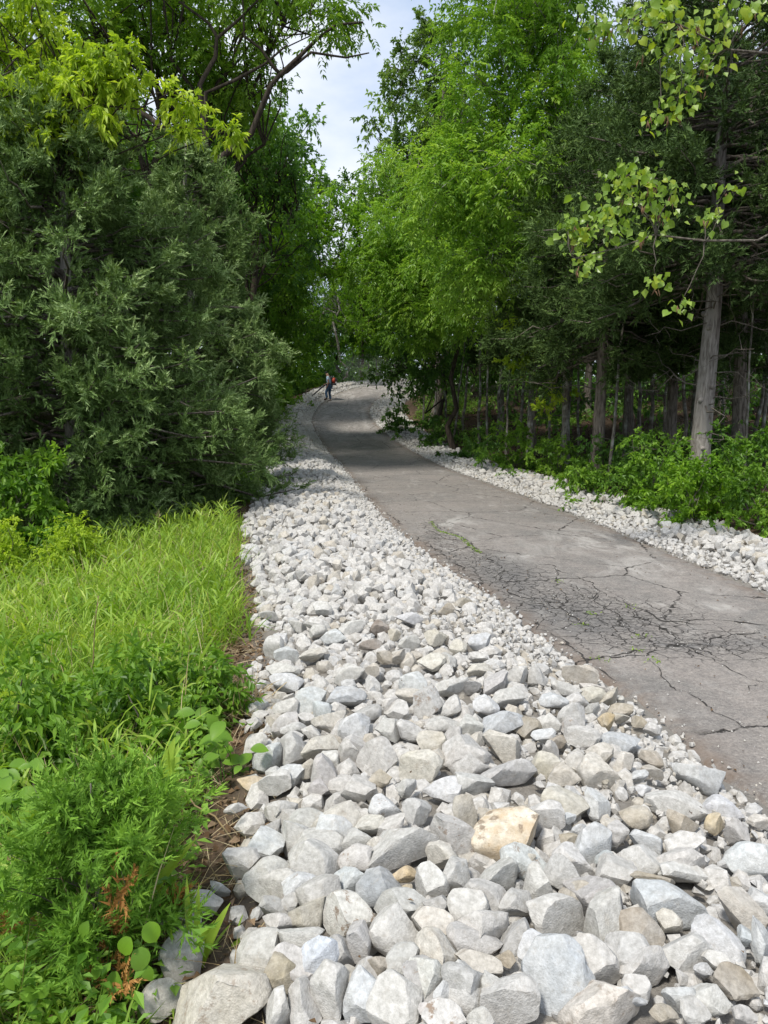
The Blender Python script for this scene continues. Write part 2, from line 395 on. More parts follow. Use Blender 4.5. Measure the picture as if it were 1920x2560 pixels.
A = {k: node(nn, 'ShaderNodeAttribute', attribute_name=k).outputs['Fac'] for k in ('alligator', 'dark', 'dust', 'dirt')}
t = nn.new('ShaderNodeTexCoord'); V_ = t.outputs['Object']
def nz_(s, d=5., r=.6, dist=0.):
    n = node(nn, 'ShaderNodeTexNoise', Scale=s, Detail=d, Roughness=r, Distortion=dist); ll.new(V_, n.inputs['Vector']); return n.outputs['Fac']
big, mid, fine, grit, blot = nz_(.55, 5, .6, .6), nz_(2.6, 6, .65, .8), nz_(45, 5, .75), nz_(150, 2, .6), nz_(11, 6, .7, .4)
col = mixc(nn, ll, maprange(nn, ll, big, .35, .65), (.168,.160,.151), (.232,.212,.195))
col = mixc(nn, ll, maprange(nn, ll, mid, .40, .72, 0, .8), col, (.262,.235,.215))
col = mixc(nn, ll, 1., col, mixc(nn, ll, maprange(nn, ll, fine, .25, .75), (.48,.48,.49), (1.52,1.51,1.48)), 'MULTIPLY')
col = mixc(nn, ll, 1., col, mixc(nn, ll, maprange(nn, ll, blot, .3, .7), (.74,.74,.75), (1.22,1.21,1.19)), 'MULTIPLY')
col = mixc(nn, ll, maprange(nn, ll, grit, .60, .68), col, (.34,.325,.30))
def mul(a, b_):
    q = nn.new('ShaderNodeMath'); q.operation = 'MULTIPLY'
    for k, v in enumerate((a, b_)):
        if isinstance(v, (int, float)): q.inputs[k].default_value = v
        else: ll.new(v, q.inputs[k])
    return q.outputs[0]
def mx_(a, b_):
    q = nn.new('ShaderNodeMath'); q.operation = 'MAXIMUM'; ll.new(a, q.inputs[0]); ll.new(b_, q.inputs[1]); return q.outputs[0]
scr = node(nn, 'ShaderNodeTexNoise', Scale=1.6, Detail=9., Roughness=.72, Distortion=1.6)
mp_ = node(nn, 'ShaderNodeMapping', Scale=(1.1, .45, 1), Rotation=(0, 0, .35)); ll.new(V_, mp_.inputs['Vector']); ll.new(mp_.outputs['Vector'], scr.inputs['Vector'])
dust_light_f = mx_(mul(A['dust'], maprange(nn, ll, scr.outputs['Fac'], .46, .60)), maprange(nn, ll, scr.outputs['Fac'], .54, .72, 0, .75))
col = mixc(nn, ll, mul(dust_light_f, .8), col, (.42,.40,.37))  # dust tone, with the painted brightening of the far stretch
col = mixc(nn, ll, mul(A['dark'], maprange(nn, ll, mid, .35, .60, 0, .62)), col, (.095,.099,.103))
# crack net
wrp = node(nn, 'ShaderNodeTexNoise', Scale=6., Detail=5., Roughness=.6); ll.new(V_, wrp.inputs['Vector'])
wv = nn.new('ShaderNodeVectorMath'); wv.operation = 'MULTIPLY_ADD'; ll.new(wrp.outputs['Color'], wv.inputs[0]); wv.inputs[1].default_value = (.22, .22, 0); ll.new(V_, wv.inputs[2])
def crack(scale, w0, w1):
    v = node(nn, 'ShaderNodeTexVoronoi', Scale=scale, feature='DISTANCE_TO_EDGE'); v.voronoi_dimensions = '2D'; ll.new(wv.outputs['Vector'], v.inputs['Vector'])
    return maprange(nn, ll, v.outputs['Distance'], w0, w1, 1, 0)
c1 = mul(crack(5.2, .012, .034), maprange(nn, ll, A['alligator'], .25, .6, 0, 1.))
c2 = mul(crack(12., .02, .07), maprange(nn, ll, A['alligator'], .5, .9, 0, .7))
c3 = mul(crack(.62, .003, .010), maprange(nn, ll, mid, .42, .52))
ck = mx_(mx_(c1, c2), c3)
col = mixc(nn, ll, mul(A['dirt'], maprange(nn, ll, mid, .38, .60)), col, (.150,.108,.078))
col = mixc(nn, ll, ck, col, (.028,.025,.022))
ll.new(col, b.inputs['Base Color']); b.inputs['Roughness'].default_value = .9; b.inputs['Specular IOR Level'].default_value = .25
hh = nn.new('ShaderNodeMath'); hh.operation = 'MULTIPLY_ADD'; ll.new(ck, hh.inputs[0]); hh.inputs[1].default_value = -2.5; ll.new(fine, hh.inputs[2])
bp = node(nn, 'ShaderNodeBump', Strength=.7, Distance=.008); ll.new(hh.outputs[0], bp.inputs['Height']); ll.new(bp.outputs['Normal'], b.inputs['Normal'])
M['asphalt'] = m
path = obj('path', mesh_np('path', np.c_[px_, py_, pz], F, {'alligator': alli, 'dark': darkm, 'dust': dust_lightm, 'dirt': dirt}, True), M['asphalt'])
tag(path, kind='structure')
# the open cracks, each a thin seam of dark dirt
M['seam'] = plain('dirt in cracks', (.036, .032, .028), 1.)
CRACKS = []
CR = [[(640,215),(740,240),(810,270),(870,300),(960,340),(1010,385),(1060,410),(1130,430),(1200,460),(1260,475),(1340,490)],
 [(1200,450),(1300,462),(1400,460),(1500,468),(1659,488)], [(1300,555),(1395,575),(1440,550),(1490,530),(1600,520),(1659,505)],
 [(945,635),(1040,625),(1130,615),(1220,590),(1300,575)], [(1290,570),(1400,625),(1500,680),(1600,720),(1659,745)],
 [(1170,640),(1210,700),(1290,770),(1370,815),(1430,850),(1530,905),(1620,950),(1659,970)], [(735,250),(760,300),(840,330),(870,380),(960,340)],
 [(910,340),(930,400),(1000,440),(1050,500),(1110,540)], [(1060,410),(1070,450),(1150,480),(1240,510),(1245,555)],
 [(530,330),(600,370),(700,380),(790,390),(860,370)], [(690,330),(740,360),(770,420),(850,470),(900,520)],
 [(640,470),(760,560),(860,640),(940,700),(1000,740)], [(200,40),(240,80),(330,110),(400,170),(500,240),(530,330)],
 [(130,110),(220,160),(300,220),(360,260)], [(1395,575),(1330,600),(1250,570)], [(1600,790),(1615,740),(1600,720)], [(1500,60),(1400,45),(1250,60),(1000,20),(830,55)]]
for ci, c in enumerate(CR):
    P = np.array([pt6(*q)[:2] for q in c]); n = max(12, int(np.linalg.norm(np.diff(P, axis=0), axis=1).sum()/.035))
    n = min(n, 260)
    s = np.r_[0, np.cumsum(np.linalg.norm(np.diff(P, axis=0), axis=1))]; tt = np.linspace(0, s[-1], n)
    Q = np.c_[np.interp(tt, s, P[:,0]), np.interp(tt, s, P[:,1])]
    Q += np.c_[vnoise(tt, tt*0+ci, .16, ci)-.5, vnoise(tt, tt*0+ci+7, .16, ci+3)-.5]*.13 + np.c_[vnoise(tt, tt*0+ci, .05, ci)-.5, vnoise(tt, tt*0+ci+7, .05, ci+3)-.5]*.055
    CRACKS.append(Q[::3]); d = np.gradient(Q, axis=0); d /= np.linalg.norm(d, axis=1)[:,None]+1e-9; nr = np.c_[-d[:,1], d[:,0]]
    w = (.0008 + .016*vnoise(tt, tt*0, .13, ci+9)**3 + .004*R.random(n)**2)*np.minimum(1, np.minimum(tt, s[-1]-tt)/.2+.15)
    a, b_ = Q+nr*w[:,None], Q-nr*w[:,None]
    VV = np.concatenate([a, b_]); zz = zp(VV[:,1]) + .006*(vnoise(VV[:,0], VV[:,1], .9, 4)-.5)*2 + .02*(vnoise(VV[:,0], VV[:,1], 3., 8)-.5) + .0045
    k = np.arange(n-1); F = np.c_[k, k+n, k+n+1, k+1]
    obj('crack', mesh_np('crack', np.c_[VV, zz], F), M['seam'], path)
# ------------------------------------------------------------------ rocks
def ico(level):
    bm = bmesh.new(); bmesh.ops.create_icosphere(bm, subdivisions=level, radius=1)
    V = np.array([v.co[:] for v in bm.verts]); F = np.array([[v.index for v in f.verts] for f in bm.faces]); bm.free(); return V, F
ICO = {k: ico(k) for k in (1, 2, 3, 4, 5)}
def noise3(V, s, seed):
    r = np.random.default_rng(seed); out = np.zeros(len(V))
    for k in range(6):
        w = r.normal(size=3)*s*(1+.5*k); out += np.sin(V@w + r.random()*7)/(1+.5*k)
    return out/3
def rock_shape(seed, level, planes=11, rough=.02):
    r = np.random.default_rng(seed); V, F = ICO[level]; V = V.copy()
    V *= (1 + .22*noise3(V, 1.5, seed))[:,None]
    N = r.normal(size=(planes, 3)); N /= np.linalg.norm(N, axis=1)[:,None]
    D = r.uniform(.34, .70, planes)
    for n, d in zip(N, D):
        e = V@n - d; V -= np.where(e > 0, e*.97, 0)[:,None]*n
    for q in range(planes if level > 3 else 0):                  # chipped corners and edges
        n = V[r.integers(len(V))]; n = n/np.linalg.norm(n) + r.normal(0, .25, 3); n /= np.linalg.norm(n); d = (V@n).max()*r.uniform(.84, .96)
        e = V@n - d; V -= np.where(e > 0, e*.95, 0)[:,None]*n
    if rough:
        V += (V/np.linalg.norm(V, axis=1)[:,None])*((noise3(V, 4, seed+1)*1.6 + noise3(V, 9, seed+2)*.6 + noise3(V, 19, seed+3)*.25)*rough)[:,None]
    V -= (V.max(0)+V.min(0))/2; V /= (V.max(0)-V.min(0))/2
    return V, F
HERO = []
for k in range(30):
    V, F = rock_shape(100+k, 4, 7+k % 5, .020)
    me = mesh_np('rock', V, F, smooth=True); me.set_sharp_from_angle(angle=rad(24)); me.materials.append(M['rock']); HERO.append(me)
CO = {'white': (.49,.48,.455), 'grey': (.40,.395,.38), 'cream': (.52,.49,.43), 'tan': (.37,.32,.24), 'tangrey': (.42,.385,.32), 'brown': (.29,.245,.18),
      'ochre': (.46,.36,.21), 'bluewhite': (.51,.525,.53), 'blue': (.42,.445,.46), 'iceblue': (.54,.58,.66), 'darkblue': (.30,.32,.34), 'pitted': (.62,.55,.44), 'lichen': (.58,.565,.53), 'rust': (.58,.53,.47), 'dirt': (.20,.155,.115)}
CN = {'white': 'white', 'grey': 'grey', 'cream': 'cream', 'tan': 'tan', 'tangrey': 'drab tan', 'brown': 'brown', 'ochre': 'ochre', 'bluewhite': 'bluish white', 'blue': 'blue-grey',
      'iceblue': 'ice-blue', 'darkblue': 'dark blue-grey', 'pitted': 'pitted cream', 'lichen': 'rust-spotted white', 'rust': 'rust-streaked cream', 'dirt': 'dirt-clod'}  # the dirt ones are clods of earth, sharing the rock meshes and name
TILE = {'A': (560,1500,2.44), 'B': (1100,1600,2.0232), 'C': (560,2000,2.44), 'T': (0,1920,1.728), 'S': (960,1920,1.728)}
ROCKS = '''A 950 170 105 90 0 dirt
A 890 275 130 62 0 dirt
C 755 710 300 290 15 lichen
C 600 595 300 270 -15 white
C 335 520 255 170 5 white
C 105 395 215 190 0 white
C 250 300 215 220 0 bluewhite
C 320 410 170 110 5 grey
C 345 75 185 130 -10 white
C 290 180 100 110 0 white
C 440 230 170 190 0 white
C 490 150 200 170 0 grey
C 665 185 240 210 20 bluewhite
C 565 410 310 270 -60 white
C 800 240 190 110 20 grey
C 795 365 190 170 0 white
C 760 490 180 140 0 blue
C 1075 305 425 220 30 white
C 890 160 165 135 -10 cream
C 1020 170 210 130 60 white
C 985 65 190 170 0 bluewhite
C 1175 75 165 150 0 grey
C 1405 240 335 225 -40 white
C 1325 350 190 165 -45 cream
C 1465 95 240 140 85 tangrey
S 525 300 275 225 0 pitted
C 1250 510 200 200 45 white
C 1420 490 180 230 0 grey
S 465 495 210 175 0 white
C 955 545 270 210 -10 darkblue
C 1100 455 140 85 10 ochre
C 1100 550 95 60 15 ochre
C 1085 640 310 190 10 grey
C 1030 800 290 290 10 white
C 1275 785 235 220 0 cream
C 1485 690 225 245 0 white
C 1300 650 165 130 0 grey
C 320 660 190 115 -15 grey
C 340 760 205 130 -20 white
C 505 710 200 190 0 tangrey
C 460 850 280 150 12 white
C 215 940 265 235 20 white
C 350 1065 245 240 0 tan
C 580 980 300 225 70 iceblue
C 690 940 200 225 0 grey
C 825 890 235 145 -75 grey
C 200 1060 62 62 0 white
C -20 1270 600 420 14 rust
C 335 1290 215 190 50 white
C 490 1260 190 270 0 white
C 655 1190 365 220 -80 white
C 850 1200 280 210 85 bluewhite
C 1045 1250 310 320 0 white
C 1215 1120 230 270 0 grey
C 1310 970 290 260 -20 cream
C 1085 1000 195 215 0 grey
C 865 1050 145 150 0 grey
C 950 1040 170 140 -70 tangrey
C 1530 840 285 210 15 grey
C 1460 1160 230 270 0 white
C 1330 1180 140 95 80 bluewhite
C 1340 1325 230 170 15 lichen
C 1560 1335 150 120 0 white
C 1640 1180 230 150 -80 white
C 1550 1010 260 140 -8 cream
C 1230 1290 85 85 0 white
C 760 1085 125 115 0 tangrey
C 400 620 120 100 0 grey
C 930 270 110 85 0 cream
S 660 515 190 130 -80 white
S 775 465 140 120 -40 grey
S 750 650 245 185 0 white
S 950 680 295 150 70 white
S 1098 700 200 160 -20 brown
S 860 540 175 105 0 tangrey
S 1240 600 295 170 -10 blue
S 1230 660 88 88 0 cream
S 1540 620 195 150 -80 tangrey
S 1165 490 185 75 0 brown
S 1285 790 215 165 -15 white
S 1120 850 200 155 0 white
S 920 845 250 160 -35 white
S 660 800 150 160 0 bluewhite
S 745 900 320 270 80 blue
S 535 990 225 200 -10 white
S 350 960 185 205 0 grey
S 170 930 195 150 85 white
S 575 600 155 120 0 grey
S 565 730 140 125 90 grey
S 930 1030 330 190 10 rust
S 1020 990 210 75 0 blue
S 1515 930 170 130 0 brown
S 1210 1060 105 70 0 brown
S 1400 1000 175 115 0 white
S 1440 760 205 150 -50 bluewhite
S 1280 1000 135 95 0 bluewhite
S 1000 460 165 140 0 white
S 1300 450 200 85 0 white
S 1300 330 160 90 20 white
S 1275 240 135 100 -45 tan
S 1085 215 115 80 0 tan
S 815 330 118 82 -10 tan
S 1430 240 84 84 0 ochre
S 1250 155 225 105 -10 white
S 1450 170 155 90 -10 bluewhite
S 1560 400 175 140 0 bluewhite
S 1520 280 115 90 80 grey
S 1635 240 110 62 0 cream
S 1140 330 135 110 0 bluewhite
S 1140 400 185 105 0 white
S 820 410 180 125 -25 white
S 600 420 115 75 10 tangrey
S 1620 600 125 100 80 bluewhite
S 1635 755 180 90 85 bluewhite
S 675 215 175 140 0 white
S 765 165 190 150 -35 tangrey
S 920 155 130 100 -75 bluewhite
S 1000 285 100 80 70 grey
S 1225 440 75 55 0 white
S 955 385 80 60 0 blue
S 800 215 55 45 20 blue
S 840 265 60 45 0 bluewhite
S 530 825 70 60 0 tan
S 1380 870 75 50 0 bluewhite
S 1430 840 100 85 0 white
S 1090 960 110 110 0 white
S 1560 730 60 80 0 blue
S 1560 1070 100 80 0 white
S 1340 1060 120 110 0 white
B 1300 690 250 135 -22 bluewhite
B 1215 520 48 48 0 white
B 905 515 195 82 -10 blue
B 805 580 130 125 60 cream
B 530 635 135 130 30 tangrey
B 620 680 145 100 0 tangrey
B 800 680 105 62 -45 tan
B 440 445 120 110 25 brown
B 315 430 205 130 4 blue
B 320 540 185 150 0 cream
B 150 590 240 190 0 white
B 345 670 260 115 5 grey
B 840 415 85 82 0 ochre
B 915 355 122 66 10 tan
B 860 300 130 66 35 tangrey
B 700 175 165 110 -22 tangrey
B 485 190 112 86 -80 white
B 380 190 135 110 60 white
B 345 300 185 100 20 white
B 640 240 140 78 5 white
B 575 305 135 72 0 bluewhite
B 685 310 122 82 0 white
B 660 385 135 120 0 white
B 655 440 92 86 0 grey
B 560 425 110 92 -20 white
B 720 490 155 100 -10 white
B 525 490 115 70 10 bluewhite
B 280 225 160 92 40 grey
B 565 570 100 90 -40 white
B 770 355 82 62 10 grey
B 915 395 82 52 0 tangrey
B 1010 420 72 52 -20 tan
B 1055 410 42 26 0 white
B 1070 450 84 62 -10 white
B 1070 595 105 70 -30 tan
B 915 300 42 34 -20 white
B 780 245 132 42 -5 cream
B 780 280 120 80 -20 tangrey
B 1075 670 105 60 -10 tangrey
B 1010 690 80 60 0 bluewhite
B 915 620 120 90 20 cream
B 590 515 90 62 0 tan
B 1030 760 80 50 0 bluewhite
A 190 895 170 120 60 white
A 170 1120 155 82 3 ochre
A 315 1110 180 140 0 white
A 410 1065 155 120 -10 bluewhite
A 275 960 190 160 70 bluewhite
A 595 905 220 130 15 cream
A 640 1075 210 200 -20 white
A 520 1030 112 115 0 tangrey
A 655 970 130 110 -30 white
A 790 780 180 160 0 bluewhite
A 930 965 230 230 0 grey
A 945 1095 145 105 20 tan
A 1200 1020 235 190 0 cream
A 1265 890 165 160 0 tangrey
A 1235 635 220 165 75 white
A 1380 655 140 90 35 white
A 1370 535 245 92 8 white
A 640 745 195 130 0 cream
A 595 690 130 110 85 blue
A 520 620 185 160 0 bluewhite
A 740 590 235 125 12 blue
A 1155 505 155 130 -15 bluewhite
A 760 445 185 105 22 white
A 375 500 190 110 -20 bluewhite
A 360 430 195 84 0 white
A 385 345 155 110 0 bluewhite
A 545 335 155 84 0 cream
A 1445 20 115 60 0 brown
A 1355 60 95 70 10 tan
A 1040 215 76 70 0 tan
A 980 350 98 78 -15 tan
A 1070 350 95 70 30 tangrey
A 895 435 95 90 0 tangrey
A 1130 580 155 82 -10 cream
A 1050 670 135 110 0 white
A 1010 785 155 120 -15 white
A 1160 795 190 120 0 white
A 1340 760 195 92 0 white
A 1500 770 145 130 0 white
A 1400 830 112 100 80 grey
A 300 290 150 120 60 white
A 1480 960 270 180 5 white
A 765 945 155 130 80 grey
A 445 925 200 150 85 grey
A 820 1165 190 165 0 white
A 1340 1150 225 135 0 bluewhite
A 1110 1150 115 105 0 white
A 1530 1130 220 140 0 white
A 880 690 150 80 10 grey
A 1035 650 130 100 0 white
A 570 150 150 84 -10 white
A 570 185 100 70 20 white
A 670 220 140 82 0 bluewhite
A 790 170 150 90 30 white
A 600 50 115 78 -10 white
A 270 95 110 60 0 white
A 450 160 96 72 0 white
A 1130 110 150 70 -15 bluewhite
A 1130 260 120 90 0 white
A 1290 235 130 92 0 tangrey
A 1430 290 100 90 0 cream
A 1270 380 150 100 20 cream
A 1370 370 96 92 0 white
A 1560 260 130 110 0 bluewhite
A 1550 345 110 55 -5 white
A 1555 430 140 80 10 cream
A 1480 520 150 100 -30 white
A 1600 640 150 110 -10 bluewhite
A 430 790 160 80 0 grey
A 370 760 170 110 25 white
A 400 860 170 90 25 grey
A 535 810 120 70 -25 white
A 500 730 96 76 0 white
A 385 670 150 110 20 white
A 185 750 90 64 0 white
T 870 590 165 120 15 white
T 945 525 92 52 -40 grey
T 780 660 160 100 -10 white
T 790 805 175 190 0 white
T 705 1000 160 160 40 cream
T 1015 175 90 40 8 white
T 1215 190 130 90 -15 white
T 1375 80 85 62 0 grey'''
NAMED = {  # the rocks a passer-by would remember: described by hand
 'C 755 710': 'rust-spotted white rock', 'C 350 1065': 'heart-shaped tan rock', 'C 580 980': 'rough ice-blue rock', 'C -20 1270': 'biggest pale rock with a rust stain',
 'C 955 545': 'dark blue-grey rock', 'C 1075 305': 'long slanting white rock', 'C 1405 240': 'white rock tilting to the path', 'S 525 300': 'pitted cream rock', 'C 1250 510': 'diamond-shaped white rock',
 'S 1098 700': 'rounded brown rock', 'S 1240 600': 'broad blue-grey slab', 'S 745 900': 'pyramid-shaped blue-grey rock', 'S 950 680': 'tall leaning white rock', 'S 1540 620': 'tall drab tan rock',
 'S 1165 490': 'flat brown rock', 'S 930 1030': 'rust-streaked cream slab', 'S 1515 930': 'brown block', 'S 1430 240': 'round ochre rock', 'S 815 330': 'tan six-sided rock', 'S 1250 155': 'long white slab by the asphalt',
 'B 1300 690': 'bluish white slab beside the asphalt', 'B 1215 520': 'small white stone loose on the asphalt', 'B 905 515': 'flat blue-grey slab', 'B 315 430': 'square blue-grey block', 'B 440 445': 'dark drab brown rock',
 'B 840 415': 'round yellowish rock', 'B 700 175': 'drab tan block at the asphalt edge', 'A 1235 635': 'upright egg-shaped white rock', 'A 1370 535': 'long white slab over a dark gap', 'A 930 965': 'square grey rock with rust flecks',
 'A 1445 20': 'lone dark brown rock up the bank', 'A 1355 60': 'tan rock', 'A 740 590': 'long blue-grey rock', 'A 170 1120': 'ochre slab at the grass edge', 'T 870 590': 'white rock lying in the dead leaves', 'T 790 805': 'white rock half hidden by grass blades',
 'T 705 1000': 'cream rock among the weeds', 'C 105 395': 'flat-bottomed white rock at the bare soil', 'A 190 895': 'pale rock standing at the grass edge', 'A 945 1095': 'small tan wedge-shaped rock', 'C 335 520': 'oval white rock at the soil edge',
 'C 1030 800': 'big boxy white rock', 'C 655 1190': 'tall white rock', 'A 1200 1020': 'big cream rock', 'S 750 650': 'broad white rock', 'A 1040 215': 'round tan stone', 'B 530 635': 'drab tan upright block',
}
rocks = []                                                     # (object, px, py, size px, colour, hand label)
def place_rock(px, py, w, h, rot, colour, hand=None, k=None, lift=.0, loose=False):
    d = ray(px, py)
    p = hit(px, py, lambda x, y: h1(x, y)+.08+lift)
    dep = p[1]/d[1]
    a, b_ = w/2*dep/FPX*1.15, h/2*dep/FPX*1.15
    c = .82*math.sqrt(a*b_)
    th = rad(rot); up = np.array([0, math.sin(PITCH)*.6+.25, math.cos(PITCH)]); up /= np.linalg.norm(up)
    ex = np.array([1, 0, 0])*math.cos(th) + up*math.sin(th); ez = -np.array([1, 0, 0])*math.sin(th) + up*math.cos(th)
    ey = np.cross(ez, ex)
    g = h1(p[0], p[1]) if not loose else p[2]-.05
    o = obj('rock', HERO[(k if k is not None else int(R.integers(30))) % 30], None)
    sgn = R.choice([-1, 1])
    mw = Matrix(np.c_[ex*a*sgn, ey*c*sgn, ez*b_].tolist()).to_4x4()
    pos = Vector(p) + Vector(d/np.linalg.norm(d))*c*.35
    pos.z = max(pos.z, g + .5*b_) if not loose else g + b_*.7
    mw.translation = pos
    o.matrix_world = mw
    j = R.normal(0, .004, 3) + R.normal(0, .025)
    col = np.clip(np.array(CO[colour]) + j, .05, .8)
    stain = {'lichen': .9, 'pitted': .6, 'rust': .5, 'cream': .12}.get(colour, .7 if R.random() < .03 else 0.)
    o.color = (*col, stain)
    if colour == 'pitted': o.material_slots[0].link = 'OBJECT'; o.material_slots[0].material = M['rock_pitted']
    tag(o, None, 'rock', 'rocks of the pale bank left of the path')
    rocks.append([o, px, py, (w+h)/2, colour, hand, w/h, rot, pos, max(a, c)])
    return o
for ln, line in enumerate(ROCKS.split('\n')):
    t_, cx, cy, w, h, rot, colour = line.split()
    ox, oy, s = TILE[t_]
    key = f'{t_} {cx} {cy}'
    loose = key == 'B 1215 520'
    place_rock(ox+float(cx)/s, oy+float(cy)/s, float(w)/s, float(h)/s, float(rot), colour, NAMED.get(key), ln*7, -.05 if loose else 0, loose)

# ---- the rest of the bank and the strip: thousands of stones, joined
def dart(n_try, sample, rfun, space, taken=None):
    """dart throwing with a cell grid; returns accepted (x,y,r)"""
    cell = .16; grid = {}; out = []
    for q in (taken or []):
        grid.setdefault((int(q[0]//cell), int(q[1]//cell)), []).append(q)
    XY = sample(n_try)
    for (x, y), rr in zip(XY, rfun(XY)):
        ci, cj = int(x//cell), int(y//cell); ok = True
        for a in (ci-1, ci, ci+1):
            for b_ in (cj-1, cj, cj+1):
                for q in grid.get((a, b_), ()):
                    if (x-q[0])**2 + (y-q[1])**2 < (space*(rr+q[2]))**2: ok = False; break
                if not ok: break
            if not ok: break
        if ok:
            grid.setdefault((ci, cj), []).append((x, y, rr)); out.append((x, y, rr))
    return np.array(out)
def along(E, tmax, n, lat0, lat1, side):
    s = np.r_[0, np.cumsum(np.linalg.norm(np.diff(E, axis=0), axis=1))]
    st, en = np.interp(1.2, E[:,1], s), tmax
    t = st + (en-st)*R.random(n)**1.25
    P = np.c_[np.interp(t, s, E[:,0]), np.interp(t, s, E[:,1])]
    d = np.c_[np.interp(t+.05, s, E[:,0]), np.interp(t+.05, s, E[:,1])] - P; d /= np.linalg.norm(d, axis=1)[:,None]
    nr = np.c_[-d[:,1], d[:,0]]*side
    ed = (vnoise(t, t*0, .8, 21)-.5)*.35 + (vnoise(t, t*0, .25, 22)-.5)*.2
    l = lat0 + (lat1+ed*.7-(.16 if side > 0 else 0)*((P[:,1] > 6) & (P[:,1] < 28))-(.95 if side > 0 else 0)*np.clip((P[:,1]-33)/6, 0, 1)-lat0)*R.random(n)
    return P + nr*l[:,None]
SL = float(np.interp(57.8, LEW[:,1], np.r_[0, np.cumsum(np.linalg.norm(np.diff(LEW, axis=0), axis=1))]))
SR = float(np.interp(53.2, REW[:,1], np.r_[0, np.cumsum(np.linalg.norm(np.diff(REW, axis=0), axis=1))]))
def r_left(P):
    dl = sdist(P, LEW); u_ = R.random(len(P))
    r = .028 + .052*u_**1.3
    r = np.where(P[:,1] > 6.5, .046 + .050*u_, r)
    r = np.where(P[:,1] > 20, .060 + .055*u_, r)
    return r*np.where(dl < .45, .55, 1.)
def r_right(P):
    dr = -sdist(P, REW); u_ = R.random(len(P)); r = np.where(dr < .55, .024 + .035*u_, .050 + .060*u_)
    return np.where(P[:,1] > 22, r*1.35, r)
pl = dart(60000, lambda n: along(LEW, SL, n, .02, BAND+.1, 1), r_left, .80)
pr = dart(60000, lambda n: along(REW, SR, n, .03, STRIP, -1), r_right, .80)
def hull_rock(seed, npt):
    r = np.random.default_rng(seed); P = r.normal(size=(npt*2, 3)); P /= np.linalg.norm(P, axis=1)[:,None]
    keep = [P[0]]
    for q in P[1:]:
        if len(keep) < npt and min(np.linalg.norm(q-k) for k in keep) > .45: keep.append(q)
    P = np.array(keep)*r.uniform(.8, 1.1, (len(keep), 1))
    bm = bmesh.new(); vs_ = [bm.verts.new(p) for p in P]; g_ = bmesh.ops.convex_hull(bm, input=vs_)
    bm.verts.ensure_lookup_table(); loose = [v for v in bm.verts if not v.link_faces]; bmesh.ops.delete(bm, geom=loose, context='VERTS')
    bmesh.ops.triangulate(bm, faces=bm.faces[:]); bm.verts.index_update()
    V = np.array([v.co[:] for v in bm.verts]); F = np.array([[v.index for v in f.verts] for f in bm.faces]); bm.free()
    return V, F
HULL = {k: [hull_rock(500+q, k) for q in range(16)] for k in (9, 14, 24)}
def scatter_rocks(name, pts, level, mat, tint=None, kind='stuff', zoff=.35, rough=0, flat=.8, parent=None):
    npt = {1: 9, 2: 14, 3: 24}[level]; n_all = len(pts); which = R.integers(0, 16, n_all); tn_all = R.random(n_all) if tint is None else tint
    for q_ in range(16):
        sel = which == q_; S0, F0 = HULL[npt][q_]
        if sel.any(): _scatter(name, pts[sel], S0, F0, tn_all[sel], zoff, flat)
def _scatter(name, pts, S0, F0, tn, zoff, flat):
    nv = len(S0); n = len(pts); S = np.repeat(S0[None], n, 0)
    sc = pts[:,2:3]*(1 + .35*(R.random((n, 3))-.4)); sc[:,2] *= flat
    V = S*sc[:,None,:]
    # random rotation: yaw and a strong tilt
    q = R.normal(size=(n, 4)); q[:,1:3] *= .55; q /= np.linalg.norm(q, axis=1)[:,None]
    w, x, y, z = q.T
    RM = np.stack([1-2*(y*y+z*z), 2*(x*y-z*w), 2*(x*z+y*w), 2*(x*y+z*w), 1-2*(x*x+z*z), 2*(y*z-x*w), 2*(x*z-y*w), 2*(y*z+x*w), 1-2*(x*x+y*y)], -1).reshape(n, 3, 3)
    V = np.einsum('nij,nkj->nki', RM, V)
    V[:,:,0] += pts[:,0:1]; V[:,:,1] += pts[:,1:2]
    zz = pts[:,3] if pts.shape[1] > 3 else height(pts[:,0], pts[:,1])
    V[:,:,2] += (zz + zoff*pts[:,2])[:,None]
    Fa = (F0[None] + (np.arange(n)*nv)[:,None,None]).reshape(-1, 3)
    HEAP.setdefault(name, []).append((V.reshape(-1, 3), Fa, np.repeat(tn, nv)))
HEAP = {}
def pour(name, mat):
    V, F, T, n = [], [], [], 0
    for v, f, t_ in HEAP[name]: V.append(v); F.append(f+n); T.append(t_); n += len(v)
    return tag(obj(name, mesh_np(name, np.concatenate(V), np.concatenate(F), {'tint': np.concatenate(T)}), mat), kind='stuff')
def tints(n, p=(.66, .16, .11, .07)):
    lo = [0, .40, .62, .78]; hi = [.40, .62, .78, .90]
    k = R.choice(4, n, p=p); return np.array(lo)[k] + (np.array(hi)-np.array(lo))[k]*R.random(n)
